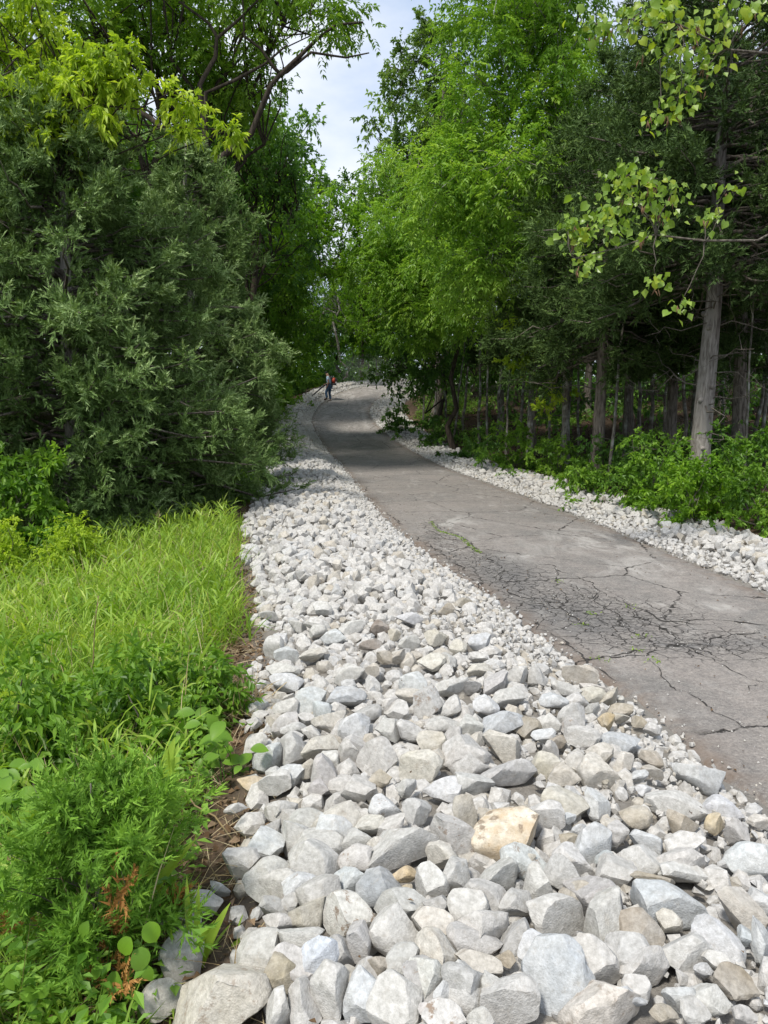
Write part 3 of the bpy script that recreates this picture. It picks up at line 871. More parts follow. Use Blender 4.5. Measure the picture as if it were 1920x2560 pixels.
# the 300 largest in view become things of their own: fill up from the nearest darts
near = pl[pl[:,1] < 8.0]
need = max(0, 296 - len(rocks))
occ = np.array([[r_[8][0], r_[8][1], r_[9]] for r_ in rocks])
cand = []
for x, y, r_ in near[np.argsort(-near[:,2]/near[:,1])]:
    if r_ > .05 and abs(x) < .46*y and (np.hypot(occ[:,0]-x, occ[:,1]-y) > occ[:,2]*.55).all(): cand.append((x, y, r_))
cand = cand[:need]
print('rocks by hand', len(rocks), 'candidates', len(cand), 'left', len(pl), 'right', len(pr))
cp, sp_ = math.cos(PITCH), math.sin(PITCH)
def project(p):
    x, y, z = p[0], p[1], p[2]-EYE
    dep = y*cp - z*sp_; v = y*sp_ + z*cp
    return 960 + FPX*x/dep, 1280 - FPX*v/dep, dep
used = set()
for x, y, r_ in cand:
    z = h1(x, y) + .05; qx, qy, dep = project((x, y, z))
    if not (10 < qx < 1910 and qy < 2550): continue
    s = r_*2*FPX/dep*1.15
    place_rock(qx, qy, s*R.uniform(1, 1.3), s*R.uniform(.75, 1.), R.uniform(-40, 40), R.choice(['white', 'grey', 'bluewhite', 'cream', 'white', 'tangrey'])); used.add((x, y))
keep = np.array([(x, y) not in used for x, y, _ in pl]); pl = pl[keep]
occ = np.array([[r_[8][0], r_[8][1], r_[9]] for r_ in rocks])
keep = np.array([(np.hypot(occ[:,0]-x, occ[:,1]-y) > occ[:,2]*.72 + r_*.1).all() for x, y, r_ in pl]); pl = pl[keep]
n12 = pl[:,1] < 9
scatter_rocks('rubble', pl[n12], 3, M['rubble'], tints(n12.sum()), zoff=.30, rough=.03)
scatter_rocks('rubble', pl[~n12], 2, M['rubble'], tints((~n12).sum(), (.80, .12, .06, .02)), zoff=.5, rough=0)
n12 = pr[:,1] < 0
scatter_rocks('rubble', pr, 2, M['rubble'], tints(len(pr), (.72, .14, .10, .04)), zoff=.45, rough=0)
# stones lying under the top layer so that no ground shows through the gaps
und = np.c_[along(LEW, SL, 7500, .1, BAND, 1), R.uniform(.035, .075, 7500)]
scatter_rocks('rubble', und, 1, M['rubble'], tints(len(und), (.5, .3, .12, .08)), zoff=.0)
# a second course heaped here and there
P2 = along(LEW, SL, 5200, .5, BAND-.2, 1); P2 = P2[(vnoise(P2[:,0], P2[:,1], .9, 31) > .45) & (P2[:,1] > 6.5)]
P2 = np.c_[P2, np.where(P2[:,1] > 18, R.uniform(.06, .11, len(P2)), R.uniform(.045, .095, len(P2)))]
scatter_rocks('rubble', P2, 2, M['rubble'], tints(len(P2)), zoff=1.05)
P2 = along(REW, SR, 3000, .7, STRIP-.1, -1); P2 = P2[(vnoise(P2[:,0], P2[:,1], .8, 33) > .40)]
scatter_rocks('rubble', np.c_[P2, R.uniform(.05, .10, len(P2))], 2, M['rubble'], tints(len(P2)), zoff=1.1)
# gravel and chips along both edges, in the gaps and loose on the asphalt
def chips(n, E, s_, a, b_, side, r0, r1, zo=0.):
    P = along(E, s_, n, a, b_, side); z = height(P[:,0], P[:,1]); z = np.where((sdist(P, LEW) < 0) & (-sdist(P, REW) < 0), zp(P[:,1])+.004, z)
    return np.c_[P, R.uniform(r0, r1, n)*(.6+.8*R.random(n)), z+zo]
ch = np.concatenate([chips(4000, LEW, SL, -.10, .55, 1, .006, .020), chips(700, LEW, SL, -.55, .0, 1, .003, .008), chips(3200, REW, SR, -.08, .55, -1, .006, .022), chips(500, REW, SR, -.5, 0, -1, .003, .008),
                     chips(1500, LEW, 13, .15, 1.1, 1, .010, .026, .03)])
P2 = np.concatenate(CRACKS); P2 = P2 + R.normal(0, .022, P2.shape); ch = np.concatenate([ch, np.c_[P2, R.uniform(.0025, .008, len(P2)), zp(P2[:,1])+.004]])
scatter_rocks('gravel', ch, 1, M['rubble'], tints(len(ch), (.6, .14, .16, .10)), zoff=.4)

pour('rubble', M['rubble']); pour('gravel', M['rubble'])

# ---- labels: each rock told apart by its look, then by the remembered rock it lies next to
def look(r_):
    o, qx, qy, s, colour, hand, ar, rot = r_[:8]
    size = 'huge' if s > 150 else 'large' if s > 95 else 'mid-sized' if s > 55 else 'small'
    th = abs((rot+90) % 180-90); lng = max(ar, 1/ar); lie = th if ar >= 1 else 90-th
    shape = '' if lng < 1.3 else ('upright ' if lie > 55 else 'slanting ' if lie > 25 else 'long ')
    return f'{size} {shape}{CN[colour]} rock'
hands = [r_ for r_ in rocks if r_[5]]
for r_ in hands: r_[0]['label'] = r_[5] + ' in the rock bank' if len(r_[5].split()) < 9 and 'asphalt' not in r_[5] and 'grass' not in r_[5] and 'soil' not in r_[5] and 'leaves' not in r_[5] and 'weeds' not in r_[5] else r_[5]
seen = {}
for r_ in hands:
    l = r_[0]['label']
    if l in seen: r_[0]['label'] = l.replace('in the rock bank', 'by the asphalt up the rock bank')
    seen[r_[0]['label']] = 1
prop = {}
for r_ in rocks:
    if r_[5]: continue
    ds = [(math.hypot(r_[1]-q[1], (r_[2]-q[2])), q) for q in hands]; dd, q = min(ds, key=lambda v: v[0])
    dx, dy = r_[1]-q[1], r_[2]-q[2]
    rel = ('right of' if dx > 0 else 'left of') if abs(dx) > abs(dy)*1.1 else ('below' if dy > 0 else 'above')
    prop.setdefault((look(r_), rel, id(q)), []).append((dd, r_, q))
NTH = ['first', 'second', 'third', 'fourth', 'fifth', 'sixth', 'seventh', 'eighth', 'ninth', 'tenth', 'eleventh', 'twelfth']
for (lk, rel, _), rows in prop.items():
    rows.sort(key=lambda v: v[0])
    for k, (dd, r_, q) in enumerate(rows):
        short = ' '.join(q[5].split()[:7])
        if len(rows) == 1: r_[0]['label'] = f'{lk} {rel} the {short}'
        else: r_[0]['label'] = f'{lk}, {NTH[min(k, 11)]} one {rel} the {short}'
# ------------------------------------------------------------------ foliage builders
def unit(a): return a/(np.linalg.norm(a, axis=-1, keepdims=True)+1e-9)
def leaf_geo(P, D, N, L, W, fold=.18, droop=.15):
    """folded leaves, two four-sided halves each cut to triangles: base, widest left/right, tip with a drooping end"""
    n = len(P); L = np.broadcast_to(L, n)[:,None]; W = np.broadcast_to(W, n)[:,None]
    S = unit(np.cross(D, N)); N = unit(np.cross(S, D))
    base = P; tip = P + D*L - np.array([0, 0, 1])*L*droop
    mid = P + D*L*.45
    a = mid + S*W*.5 + N*W*fold; b_ = mid - S*W*.5 + N*W*fold
    V = np.stack([base, a, tip, b_], 1).reshape(-1, 3)
    k = (np.arange(n)*4)[:,None]
    F = np.concatenate([k+np.array([[0, 1, 2]]), k+np.array([[0, 2, 3]])])
    return V, F
def rand_dirs(n, up=0.): 
    d = R.normal(size=(n, 3)); d[:,2] += up; return unit(d)
class Leaves:
    def __init__(s): s.V, s.F, s.T, s.n = [], [], [], 0
    def add(s, V, F, T):
        s.V.append(V); s.F.append(F+s.n); s.T.append(T); s.n += len(V)
    def mesh(s, name): return mesh_np(name, np.concatenate(s.V), np.concatenate(s.F), {'tint': np.concatenate(s.T)})
def clump_leaves(LV, C, rc, nl, L, W, droop=.5, style='twig', tb=None):
    """nl leaves on twigs fanning out of every clump centre C"""
    n = len(C); nt = max(5, nl//14); per = max(1, nl//nt)
    rcv = np.broadcast_to(rc, n)
    tw = rand_dirs(n*nt, .15).reshape(n, nt, 3); tl = rcv[:,None]*R.uniform(.55, 1.25, (n, nt))
    t = R.uniform(.15, 1.05, (n, nt, per))
    base = C[:,None,None,:] + tw[:,:,None,:]*(t*tl[:,:,None])[...,None]
    base[...,2] -= droop*.45*(t**2)*tl[:,:,None]
    D = tw[:,:,None,:] + R.normal(0, .75, (n, nt, per, 3)); D[...,2] -= droop*R.uniform(.4, 1.3, (n, nt, per))
    N = R.normal(0, .55, (n, nt, per, 3)); N[...,2] += 1
    tint = (tb if tb is not None else R.random(n))[:,None,None]*.65 + .35*R.random((n, nt, per))
    tint = np.clip(tint*.85 + .25*(t-.5), 0, 1)
    m_ = n*nt*per; sc = R.uniform(.65, 1.2, m_)
    V, F = leaf_geo(base.reshape(-1, 3), unit(D.reshape(-1, 3)), unit(N.reshape(-1, 3)), L*sc, W*sc, droop=.12+.2*droop*R.random(m_)[:,None])
    LV.add(V, F, np.repeat(tint.ravel(), 4))
def compound_leaves(LV, C, rc, nr, rach=.38, L=.10, W=.034, pairs=6, tb=None):
    """walnut fronds: each clump throws nr drooping rachises with leaflets in pairs"""
    n = len(C); d = rand_dirs(n*nr, .1).reshape(n, nr, 3)
    o = C[:,None,:] + d*(np.broadcast_to(rc, n)[:,None]*R.uniform(.25, 1.05, (n, nr)))[...,None]
    d = d + R.normal(0, .4, d.shape); d[...,2] -= .25; d = unit(d)
    k = np.arange(pairs*2+1); t = np.minimum(1, (k//2+1)/pairs)
    side = np.where(k % 2 == 0, 1., -1.); side[-1] = 0
    sd = unit(np.cross(d, np.array([0, 0, 1.])+R.normal(0, .25, d.shape)))
    P = o[:,:,None,:] + d[:,:,None,:]*(rach*t)[None,None,:,None]; P[...,2] -= (rach*.28*t**2)[None,None,:]
    D = d[:,:,None,:]*(.45 + (side == 0)*.6)[None,None,:,None] + sd[:,:,None,:]*side[None,None,:,None]*.75
    D = D + R.normal(0, .16, D.shape); D[...,2] -= .34
    N = R.normal(0, .3, D.shape); N[...,2] += 1
    tint = np.clip((tb if tb is not None else R.random(n))[:,None,None]*.5 + R.random((n, nr, 1))*.3 + R.random((n, nr, len(k)))*.25 - .02, 0, 1)
    m_ = tint.size; sc = R.uniform(.75, 1.2, m_)
    V, F = leaf_geo(P.reshape(-1, 3), unit(D.reshape(-1, 3)), unit(N.reshape(-1, 3)), L*sc, W*sc)
    LV.add(V, F, np.repeat(tint.ravel(), 4))
def bend(a, b_, sag=0., wob=.06, k=6):
    a, b_ = np.asarray(a, float), np.asarray(b_, float); t = np.linspace(0, 1, k)[:,None]; L = np.linalg.norm(b_-a)
    p = a*(1-t) + b_*t; p[:,2] += sag*L*np.sin(np.pi*t[:,0])
    w = R.normal(0, wob*L, (k, 3)); w[0] = 0; w[-1] = 0
    return p + w
def blob_points(blobs, n, shell=.5, gap=.0):
    w = np.array([b_[3]*b_[4]*b_[5] for b_ in blobs])**.75; idx = R.choice(len(blobs), n, p=w/w.sum())
    B = np.array(blobs)[idx]; d = rand_dirs(n); r = (shell + (1-shell)*R.random(n))**.6
    return B[:,:3] + d*B[:,3:6]*r[:,None]
def build_tree(rt, crown_c, blobs, nclump, leafs, leafm, bark, tr, wobble=.05, limbs=6, lean=None, limb_r=.45, shell=.45, fork=.45, sides=8, twigs=True):
    """crown_c height of the trunk's top; everything in the tree's own coordinates"""
    C = blob_points(blobs, nclump, shell)
    top = np.array(crown_c, float)
    tp = bend((0, 0, -.3), top, 0, wobble*.5, 9); tp[:,:2] *= 1
    if lean is not None: tp = np.asarray(lean, float)
    k = len(tp); rr = tr*(1 - .72*np.linspace(0, 1, k)**1.1); rr[0] *= 1.35
    tt = Tubes().add(tp, rr, sides+2, .07); obj('trunk', tt.mesh('trunk'), bark, rt)
    # primary limbs: groups of clumps
    cen = C[R.choice(len(C), limbs, replace=False)]
    for _ in range(4):
        a = ((C[:,None]-cen[None])**2).sum(-1).argmin(1)
        cen = np.array([C[a == q].mean(0) if (a == q).any() else cen[q] for q in range(limbs)])
    for q in range(limbs):
        S = C[a == q]
        if not len(S): continue
        hz = fork*top[2] + (1-fork)*top[2]*R.random()*.9
        f = np.clip((hz-tp[0,2])/(tp[-1,2]-tp[0,2]), 0, 1)*(k-1); i0 = int(min(k-2, f)); st = tp[i0]+(tp[i0+1]-tp[i0])*(f-i0)
        mp_ = bend(st, cen[q], .08, .07, 8); r0 = np.interp(f, np.arange(k), rr)*R.uniform(limb_r, limb_r+.25)
        tb = Tubes().add(mp_, r0*(1-.65*np.linspace(0, 1, 8)), sides-1, .06)
        for c in S:
            j0 = int(R.integers(3, 8)); 
            tb.add(bend(mp_[j0], c, .05, .07, 5), np.linspace(r0*.38, .008+r0*.06, 5), 5)
        obj('limb', tb.mesh('limb'), bark, rt)
    LV = Leaves(); leafs(LV, C); obj('crown', LV.mesh('crown'), leafm, rt)
    return C
# ---- red cedar
def spray_geo(LV, P, D, size, tint, shoots=11, wid=.10):
    """feathery sprays: an axis of overlapping slim shoots"""
    n = len(P); size = np.broadcast_to(size, n)
    t = np.linspace(.0, .95, shoots)[None,:]
    side = np.where(np.arange(shoots) % 2 == 0, 1., -1.)
    S = unit(np.cross(D, R.normal(size=(n, 3)))); N = np.cross(D, S)
    ang = R.normal(0, .55, (n, shoots))
    lat = S[:,None,:]*np.cos(ang)[...,None]*side[None,:,None] + N[:,None,:]*np.sin(ang)[...,None]
    o = P[:,None,:] + D[:,None,:]*(t*size[:,None])[...,None] 
    d = unit(D[:,None,:]*.95 + lat*(.75*(1-.55*t))[...,None] + R.normal(0, .12, lat.shape))
    L = (size[:,None]*(.55-.25*t)*R.uniform(.7, 1.2, (n, shoots)))
    w = unit(np.cross(d, R.normal(size=d.shape)))*(L*wid*1.1+size[:,None]*.02)[...,None]
    a, b_, c = o - w, o + w, o + d*L[...,None]
    V = np.stack([a, b_, c], 2).reshape(-1, 3)
    F = np.arange(n*shoots*3).reshape(-1, 3)
    T = np.clip(np.broadcast_to(tint[:,None] + .35*t*tint[:,None] + R.normal(0, .07, (n, shoots)), (n, shoots)), 0, 1)
    LV.add(V, F, np.repeat(T.ravel(), 3))
def cedar(rt, H, rad_f, z0, nb, leafm, bark, tr, spray=.17, per=10, dens=1., tipc=.75, up=.25, sides=10, dead=0, lean=(0, 0), inner=.35, azf=None, shoots=11, plume=1.):
    """rad_f(h in 0..1, azimuth) crown radius"""
    k = 9; t = np.linspace(0, 1, k)
    tp = np.c_[lean[0]*t + R.normal(0, .03, k)*(t > 0), lean[1]*t + R.normal(0, .03, k)*(t > 0), -.3 + (H+.3)*t]
    tt = Tubes().add(tp, tr*(1-.88*t)*np.where(t == 0, 1.3, 1), sides, .10)
    obj('trunk', tt.mesh('trunk'), bark, rt)
    tb = Tubes(); LV = Leaves(); PP_, DD_, TT_, SS_ = [], [], [], []
    nbo = max(24, nb//5); boughs = [(((q+R.random())/nbo)**1.15, q*2.39996+R.normal(0, .25), R.uniform(.70, 1.2), R.random()) for q in range(nbo)]
    for q in range(nb):
        bh, baz, bs, bt = boughs[q % len(boughs)]
        h = np.clip(bh + R.normal(0, .012), 0, 1); z = z0 + (H*.98-z0)*h; az = baz + R.normal(0, .27)
        L = rad_f(h, az)*bs*R.uniform(.7, 1.08)
        if L < .15: continue
        a = np.array([np.interp(z, tp[:,2], tp[:,0]), np.interp(z, tp[:,2], tp[:,1]), z])
        e = up + .5*h + R.normal(0, .12); hd = np.array([np.cos(az), np.sin(az), 0])
        m_ = 7; s = np.linspace(0, 1, m_)
        bp_ = a + hd*(L*s)[:,None]; bp_[:,2] += L*(e*s - .50*s**2 + .26*s**4*plume) ; bp_ += R.normal(0, .025*L, (m_, 3))*(s > 0)[:,None]
        r0 = .010 + .011*L; tb.add(bp_, r0*(1-.8*s), 4)
        nt = int(max(4, L*7*dens)); tv = R.uniform(inner, 1., nt)**.8; tv[0] = 1.
        i0 = np.minimum((tv*(m_-1)).astype(int), m_-2); fr = (tv*(m_-1)-i0)[:,None]
        o = bp_[i0]*(1-fr) + bp_[i0+1]*fr; bd = unit(bp_[i0+1]-bp_[i0])
        td = bd*.8 + R.normal(0, .62, (nt, 3)); td[:,2] += .12; td = unit(td)
        tl = np.where(tv > .97, .30, R.uniform(.25, .6, nt))*min(1., .5+.35*L)
        s2 = R.uniform(.1, 1., (nt, per))
        P = o[:,None,:] + td[:,None,:]*(s2*tl[:,None])[...,None]; P[...,2] += R.normal(0, .02, s2.shape)
        D = td[:,None,:]*.8 + R.normal(0, .5, (nt, per, 3)); D[...,2] += .05
        cl = bt*.42
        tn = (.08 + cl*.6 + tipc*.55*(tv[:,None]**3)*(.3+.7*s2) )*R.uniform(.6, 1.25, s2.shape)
        PP_.append(P.reshape(-1, 3)); DD_.append(unit(D.reshape(-1, 3))); TT_.append(tn.ravel()); SS_.append(np.full(tn.size, spray)*R.uniform(.7, 1.25, tn.size))
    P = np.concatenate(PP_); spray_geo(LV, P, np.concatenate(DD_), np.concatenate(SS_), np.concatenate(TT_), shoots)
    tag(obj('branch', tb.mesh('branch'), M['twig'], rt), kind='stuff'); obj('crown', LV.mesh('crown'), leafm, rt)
    for q in range(dead):
        z = R.uniform(.8, z0+1.2); az = R.random()*2*np.pi; L = R.uniform(.6, 1.9)
        a = np.array([np.interp(z, tp[:,2], tp[:,0]), np.interp(z, tp[:,2], tp[:,1]), z])
        e = a + np.array([np.cos(az)*L, np.sin(az)*L, R.uniform(-.25, .35)*L]); m_ = bend(a, e, .03, .05, 6)
        db = Tubes().add(m_, np.linspace(.016, .004, 6), 4)
        for _ in range(4):
            i0 = int(R.integers(2, 5)); db.add(bend(m_[i0], m_[i0]+R.normal(0, .28, 3), 0, .08, 4), np.linspace(.006, .002, 4), 3)
        obj('dead_branch', db.mesh('dead_branch'), M['twig'], rt)
    return len(P)
def ground_pt(px, y): x = xy(px, y); return (x, y, h1(x, y))
def blob_at(base, px, py, y, r, rz=None, ry=None):
    p = at_y(px, py, y) - np.array(base); return (*p, r, ry or r, rz or r)
def tree_root(name, px, y, label, cat='tree', group=None):
    b_ = ground_pt(px, y); return empty(name, b_, label, cat, group), b_
TREES = 'trees lining the path'

# ---- cedars left of the rock bank
R = np.random.default_rng(1001)
rt, b_ = tree_root('red_cedar', 190, 13.0, 'large dark cedar with silvery branch tips, filling the space behind the grass', 'tree', TREES)
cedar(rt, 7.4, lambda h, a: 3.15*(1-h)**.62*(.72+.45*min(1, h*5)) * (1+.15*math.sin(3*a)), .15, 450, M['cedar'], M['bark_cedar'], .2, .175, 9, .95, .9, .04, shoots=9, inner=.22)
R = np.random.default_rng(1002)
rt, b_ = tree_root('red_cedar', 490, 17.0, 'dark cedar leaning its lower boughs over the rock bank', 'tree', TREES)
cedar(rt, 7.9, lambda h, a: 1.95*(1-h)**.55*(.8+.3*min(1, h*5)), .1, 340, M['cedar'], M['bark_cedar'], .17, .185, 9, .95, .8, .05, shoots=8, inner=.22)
R = np.random.default_rng(1003)
rt, b_ = tree_root('red_cedar', 610, 26.0, 'small cedar at the bank where the path starts to bend', 'tree', TREES)
cedar(rt, 5.2, lambda h, a: 1.5*(1-h)**.6*(.8+.3*min(1, h*5)), .1, 130, M['cedar'], M['bark_cedar'], .12, .19, 8, .9, .6, .2, shoots=9)

# ---- broad trees, left
R = np.random.default_rng(1004)
rt, b_ = tree_root('walnut_tree', 500, 21, 'tall walnut with black forking limbs rising over the big dark cedar', 'tree', TREES)
bl = [blob_at(b_, x, y, d, r, rz) for x, y, d, r, rz in [(120,60,20,2.3,1.5), (330,30,21,2.2,1.4), (520,120,21,2.,1.6), (640,60,20,1.7,1.2), (760,70,20,1.2,.6), (850,50,21,.8,.6), (890,110,20,.3,.3), (570,260,22,1.5,1.1), (500,-160,21,4,2), (760,-120,21,1.6,1.2), (120,250,23,2.2,1.6)]]
for pts, r0 in [([(520,700),(515,420),(512,324),(503,208),(538,145),(544,98),(521,58),(451,10)],.085), ([(515,420),(515,231),(579,197),(660,162),(720,120)],.06), ([(516,430),(620,330),(683,220),(700,185),(746,139),(793,104),(839,64),(903,52)],.08), ([(700,185),(718,168),(781,139),(868,142),(926,139)],.045), ([(516,420),(380,300),(262,230),(249,162),(237,87),(214,29),(180,-20)],.075), ([(700,185),(680,168),(648,121),(608,87),(613,35),(600,-30)],.05), ([(544,98),(590,60),(640,10),(660,-40)],.04), ([(237,87),(280,50),(330,0)],.035)]:
    P = np.array([at_y(x, y, 19.3+(.8 if x < 300 else 0)) - np.array(b_) for x, y in pts]); P += R.normal(0, .035, P.shape); obj('limb', Tubes().add(P, r0*np.linspace(1, .32, len(P)), 7, .12).mesh('limb'), M['bark_dark'], rt)
build_tree(rt, (.2, 0, 9.2), bl, 190, lambda LV, C: compound_leaves(LV, C, .5, 24, .36, .14, .060, 5), M['walnut'], M['bark_dark'], .24, .09, 9, limb_r=.5, shell=.25)
R = np.random.default_rng(1005)
rt, b_ = tree_root('mulberry_tree', -60, 13.5, 'yellow-green broadleaf tree reaching over the top of the silvery cedar', 'tree', TREES)
bl = [blob_at(b_, x, y, d, r, rz) for x, y, d, r, rz in [(60,270,12.3,.85,.5), (190,230,12.2,.75,.5), (300,170,12.3,.7,.42), (380,210,12.4,.7,.42), (460,230,12.6,.5,.35), (10,330,12.2,.6,.35), (180,300,12,.5,.35), (40,60,13.5,1.,.7), (-150,150,13.5,1.5,1.3), (500,330,13.4,.3,.3), (440,320,12.2,.18,.15), (560,300,13.0,.2,.2), (610,340,13.4,.22,.15), (420,420,11.9,.15,.12)]]
build_tree(rt, (.9, -.5, 5.2), bl, 136, lambda LV, C: clump_leaves(LV, C, .34, 120, .13, .052, .9), M['yellowgreen'], M['bark_dark'], .15, .08, 6, limb_r=.45, shell=.3)
def simple(name, px, y, label, mat, blobs, n, top, tr, leaf=(.12, .06), nl=130, rc=.6, bark='bark_dark', droop=.5, limbs=6, comp=False, **kw):
    rt, b_ = tree_root(name, px, y, label, 'tree', TREES)
    bl = [blob_at(b_, *q[:3], *q[3:]) for q in blobs]
    fn = (lambda LV, C: compound_leaves(LV, C, rc, nl, .42, leaf[0], leaf[1], 5)) if comp else (lambda LV, C: clump_leaves(LV, C, rc, nl, leaf[0], leaf[1], droop))
    build_tree(rt, top, bl, n, fn, M[mat], M[bark], tr, limbs=limbs, **kw)
    return rt
R = np.random.default_rng(1006)
simple('broadleaf_tree', 640, 27, 'round-topped dark green tree whose edge meets the sky gap', 'deep', [(620,300,27,2.0,1.7), (610,420,27,2.0,2.), (690,400,27,.9,.8), (560,330,27,2.,1.8), (640,600,27,2.2,2.)], 150, (0,0,9.), .2, (.14,.065), 130, .62)
R = np.random.default_rng(1007)
simple('broadleaf_tree', 635, 31.5, 'fresh green tree with a pointed top at the foot of the sky gap', 'lime', [(765,455,31,.8,.7), (800,525,31,1.2,.9), (730,530,31,1.2,1.0), (690,620,30,2.1,1.3), (800,620,31,1.9,1.4), (850,560,32,1.2,1.)], 120, (0,0,9.5), .17, (.15,.07), 130, .6)
R = np.random.default_rng(1008)
simple('sapling_tree', 850, 58, 'slim tree with a pale forked trunk behind the worker', 'lime', [(800,720,51,2.1,1.6), (890,680,51,2.2,1.8), (760,790,50,1.7,1.), (860,790,51,1.2,.8), (780,880,60,1.6,.8), (700,850,58,2.,1.2), (890,850,62,2.,1.)], 120, (-.3,0,9.5), .12, (.15,.07), 130, .6, 'bark_lichen')
R = np.random.default_rng(1009)
simple('broadleaf_tree', 625, 33, 'bushy green tree overhanging the bank left of the worker', 'bush', [(690,760,32,1.7,1.3), (650,690,32,1.8,1.4), (740,840,33,1.3,.9), (680,890,32,1.5,.8), (735,925,34,.9,.6)], 110, (0,0,4.8), .13, (.15,.07), 130, .6)
# ---- broad trees, right
R = np.random.default_rng(1010)
simple('oak_tree', 1075, 38, 'airy oak with separate leaf clusters standing against the sky', 'oak', [(1040,120,38,1.1,.8), (980,200,38,.9,.7), (1080,180,38,1.5,1.), (1010,260,38,.9,.6), (1100,90,38,1.1,.7), (1140,240,38,1.7,1.5), (1000,300,38,.7,.5), (1100,330,38,1.6,1.3), (1060,60,38,.6,.4)], 120, (.2,0,18.), .16, (.17,.09), 130, .55, 'bark_oak', .3, 8, shell=.2)
R = np.random.default_rng(1011)
simple('walnut_tree', 1400, 21, 'tall walnut with drooping pinnate leaves on the path side of the cedars', 'walnut_light', [(1265,60,21,1.6,1.), (1380,60,22,2.,1.2), (1330,200,21,1.8,1.2), (1200,250,21,1.5,1.3), (1120,380,21,1.2,1.1), (1230,430,20,1.7,1.2), (1400,300,21,1.5,1.2), (1150,540,21,1.2,1.), (1270,620,20,1.3,.9), (1330,-120,21,3,1.4), (1180,690,21,1.2,.7)], 230, (0,0,9.), .11, (.14,.060), 20, .42, 'bark_lichen', .5, 9, comp=True, shell=.25)
R = np.random.default_rng(1012)
simple('ash_tree', 1140, 30, 'bright green tree with long leaf sprays at the inner side of the bend', 'walnut_light', [(1040,560,30,1.7,1.3), (1000,680,30,1.6,1.2), (1100,690,29,1.8,1.2), (1180,760,28,1.5,1.), (1060,800,30,1.7,1.), (950,640,31,1.2,1.), (980,460,32,1.4,1.2)], 160, (0,0,8.), .11, (.16,.058), 20, .45, 'bark_dark', .5, 7, comp=True)
R = np.random.default_rng(1013)
simple('understory_tree', 1100, 33, 'low dark tree drooping to the inner edge of the bend', 'deep', [(1010,850,33,1.5,1.), (960,900,34,1.2,.8), (1080,900,32,1.5,.9), (1020,960,33,1.2,.6), (1180,930,37,1.6,.9), (1240,900,36,1.6,1.), (1120,930,41,1.8,.8), (1070,960,40,1.4,.6)], 170, (.2,0,3.6), .10, (.15,.07), 120, .55)
R = np.random.default_rng(1014)
simple('maple_sapling', 1330, 23, 'thin sapling with yellowish leaf tiers beside the grey trunks', 'yellowgreen', [(1310,800,23,.8,.35), (1340,870,23,.7,.3), (1400,830,22,.7,.3), (1290,900,23,.6,.3), (1380,1010,21,.5,.35), (1400,960,21.5,.45,.3)], 42, (.1,0,4.), .045, (.12,.06), 80, .33, 'bark_oak', .4, 5)
# ---- cedars right
def rc_(mx_): return lambda h, a: mx_*(1-h)**.6*(.75+.35*min(1, h*4))
R = np.random.default_rng(1015)
rt, b_ = tree_root('red_cedar', 1752, 14.3, 'old cedar with a bare silver-grey knotted trunk beside the bushes', 'tree', TREES)
cedar(rt, 10.6, rc_(3.0), 3.9, 330, M['cedar_dark'], M['bark_cedar'], .205, .19, 8, .95, .55, .05, 14, shoots=8, dead=26, lean=(.1, 0))
for z, a_ in [(1.02,-1.9),(1.9,-2.4),(2.15,-1.3),(3.2,-2.0),(3.45,-2.9)]:
    x0 = .1*(z+.3)/10.9; r0 = .205*(1-.88*(z+.3)/10.9); d_ = np.array([math.cos(a_), math.sin(a_), .15]); c_ = np.array([x0, 0, z])
    obj('knot', Tubes().add([c_+d_*r0*.6, c_+d_*r0*.95, c_+d_*(r0+.03), c_+d_*(r0+.035)], [.07, .055, .036, .014], 9, .2).mesh('knot'), M['bark_cedar'], rt)
R = np.random.default_rng(1016)
rt, b_ = tree_root('red_cedar', 1487, 18.6, 'dark cedar with a straight furrowed trunk behind the rock strip', 'tree', TREES)
cedar(rt, 9.8, rc_(2.7), 3.0, 240, M['cedar_dark'], M['bark_oak'], .165, .19, 8, .9, .5, .0, 12, shoots=8, dead=8, lean=(.2, 0))
CP = rt
R = np.random.default_rng(1017)
rt, b_ = tree_root('red_cedar', 1416, 22.5, 'cedar with a slimmer lichen-pale trunk farther along the strip', 'tree', TREES)
cedar(rt, 9.4, rc_(2.3), 3.4, 170, M['cedar_dark'], M['bark_lichen'], .13, .2, 8, .9, .5, .0, 10, dead=8, shoots=9)
CP2 = rt
# copies of the cedars deeper in the wood
def again(src, px, y, label, s=1., rz=None, name=None):
    c = copy_tree(src); c.location = ground_pt(px, y); c.rotation_euler = (0, 0, R.random()*6.28 if rz is None else rz)
    c.scale = (s, s, s*R.uniform(.93, 1.07)); c['label'] = label; return c
again(CP2, 1325, 27, 'cedar with a dark straight trunk, fourth along the rock strip', 1.)
again(CP, 1680, 19.5, 'dark-trunked cedar standing close behind the silver-grey trunk', .95)
again(CP2, 1738, 22.5, 'thin dark cedar trunk seen just beside the silver-grey trunk', 1.05)
again(CP, 1845, 17, 'cedar with a brown tilted trunk near the edge of view', 1.)
again(CP2, 1960, 20, 'dense cedar whose boughs close the upper edge of the wood', 1.15)
again(CP, 1570, 27, 'cedar deep in the wood between two grey trunks', 1.1)
again(CP2, 1250, 33, 'cedar in deep shade beyond the yellowish sapling', .95)
again(CP, 1800, 31, 'cedar far back in the dark wood', 1.15)
again(CP2, 1660, 36, 'cedar far back in the wood behind the dark trunks', 1.2)
again(CP, 1460, 36, 'cedar far back behind the furrowed trunk', 1.15)
again(CP2, 2060, 29, 'cedar at the far edge of the wood, mostly cut off', 1.3)
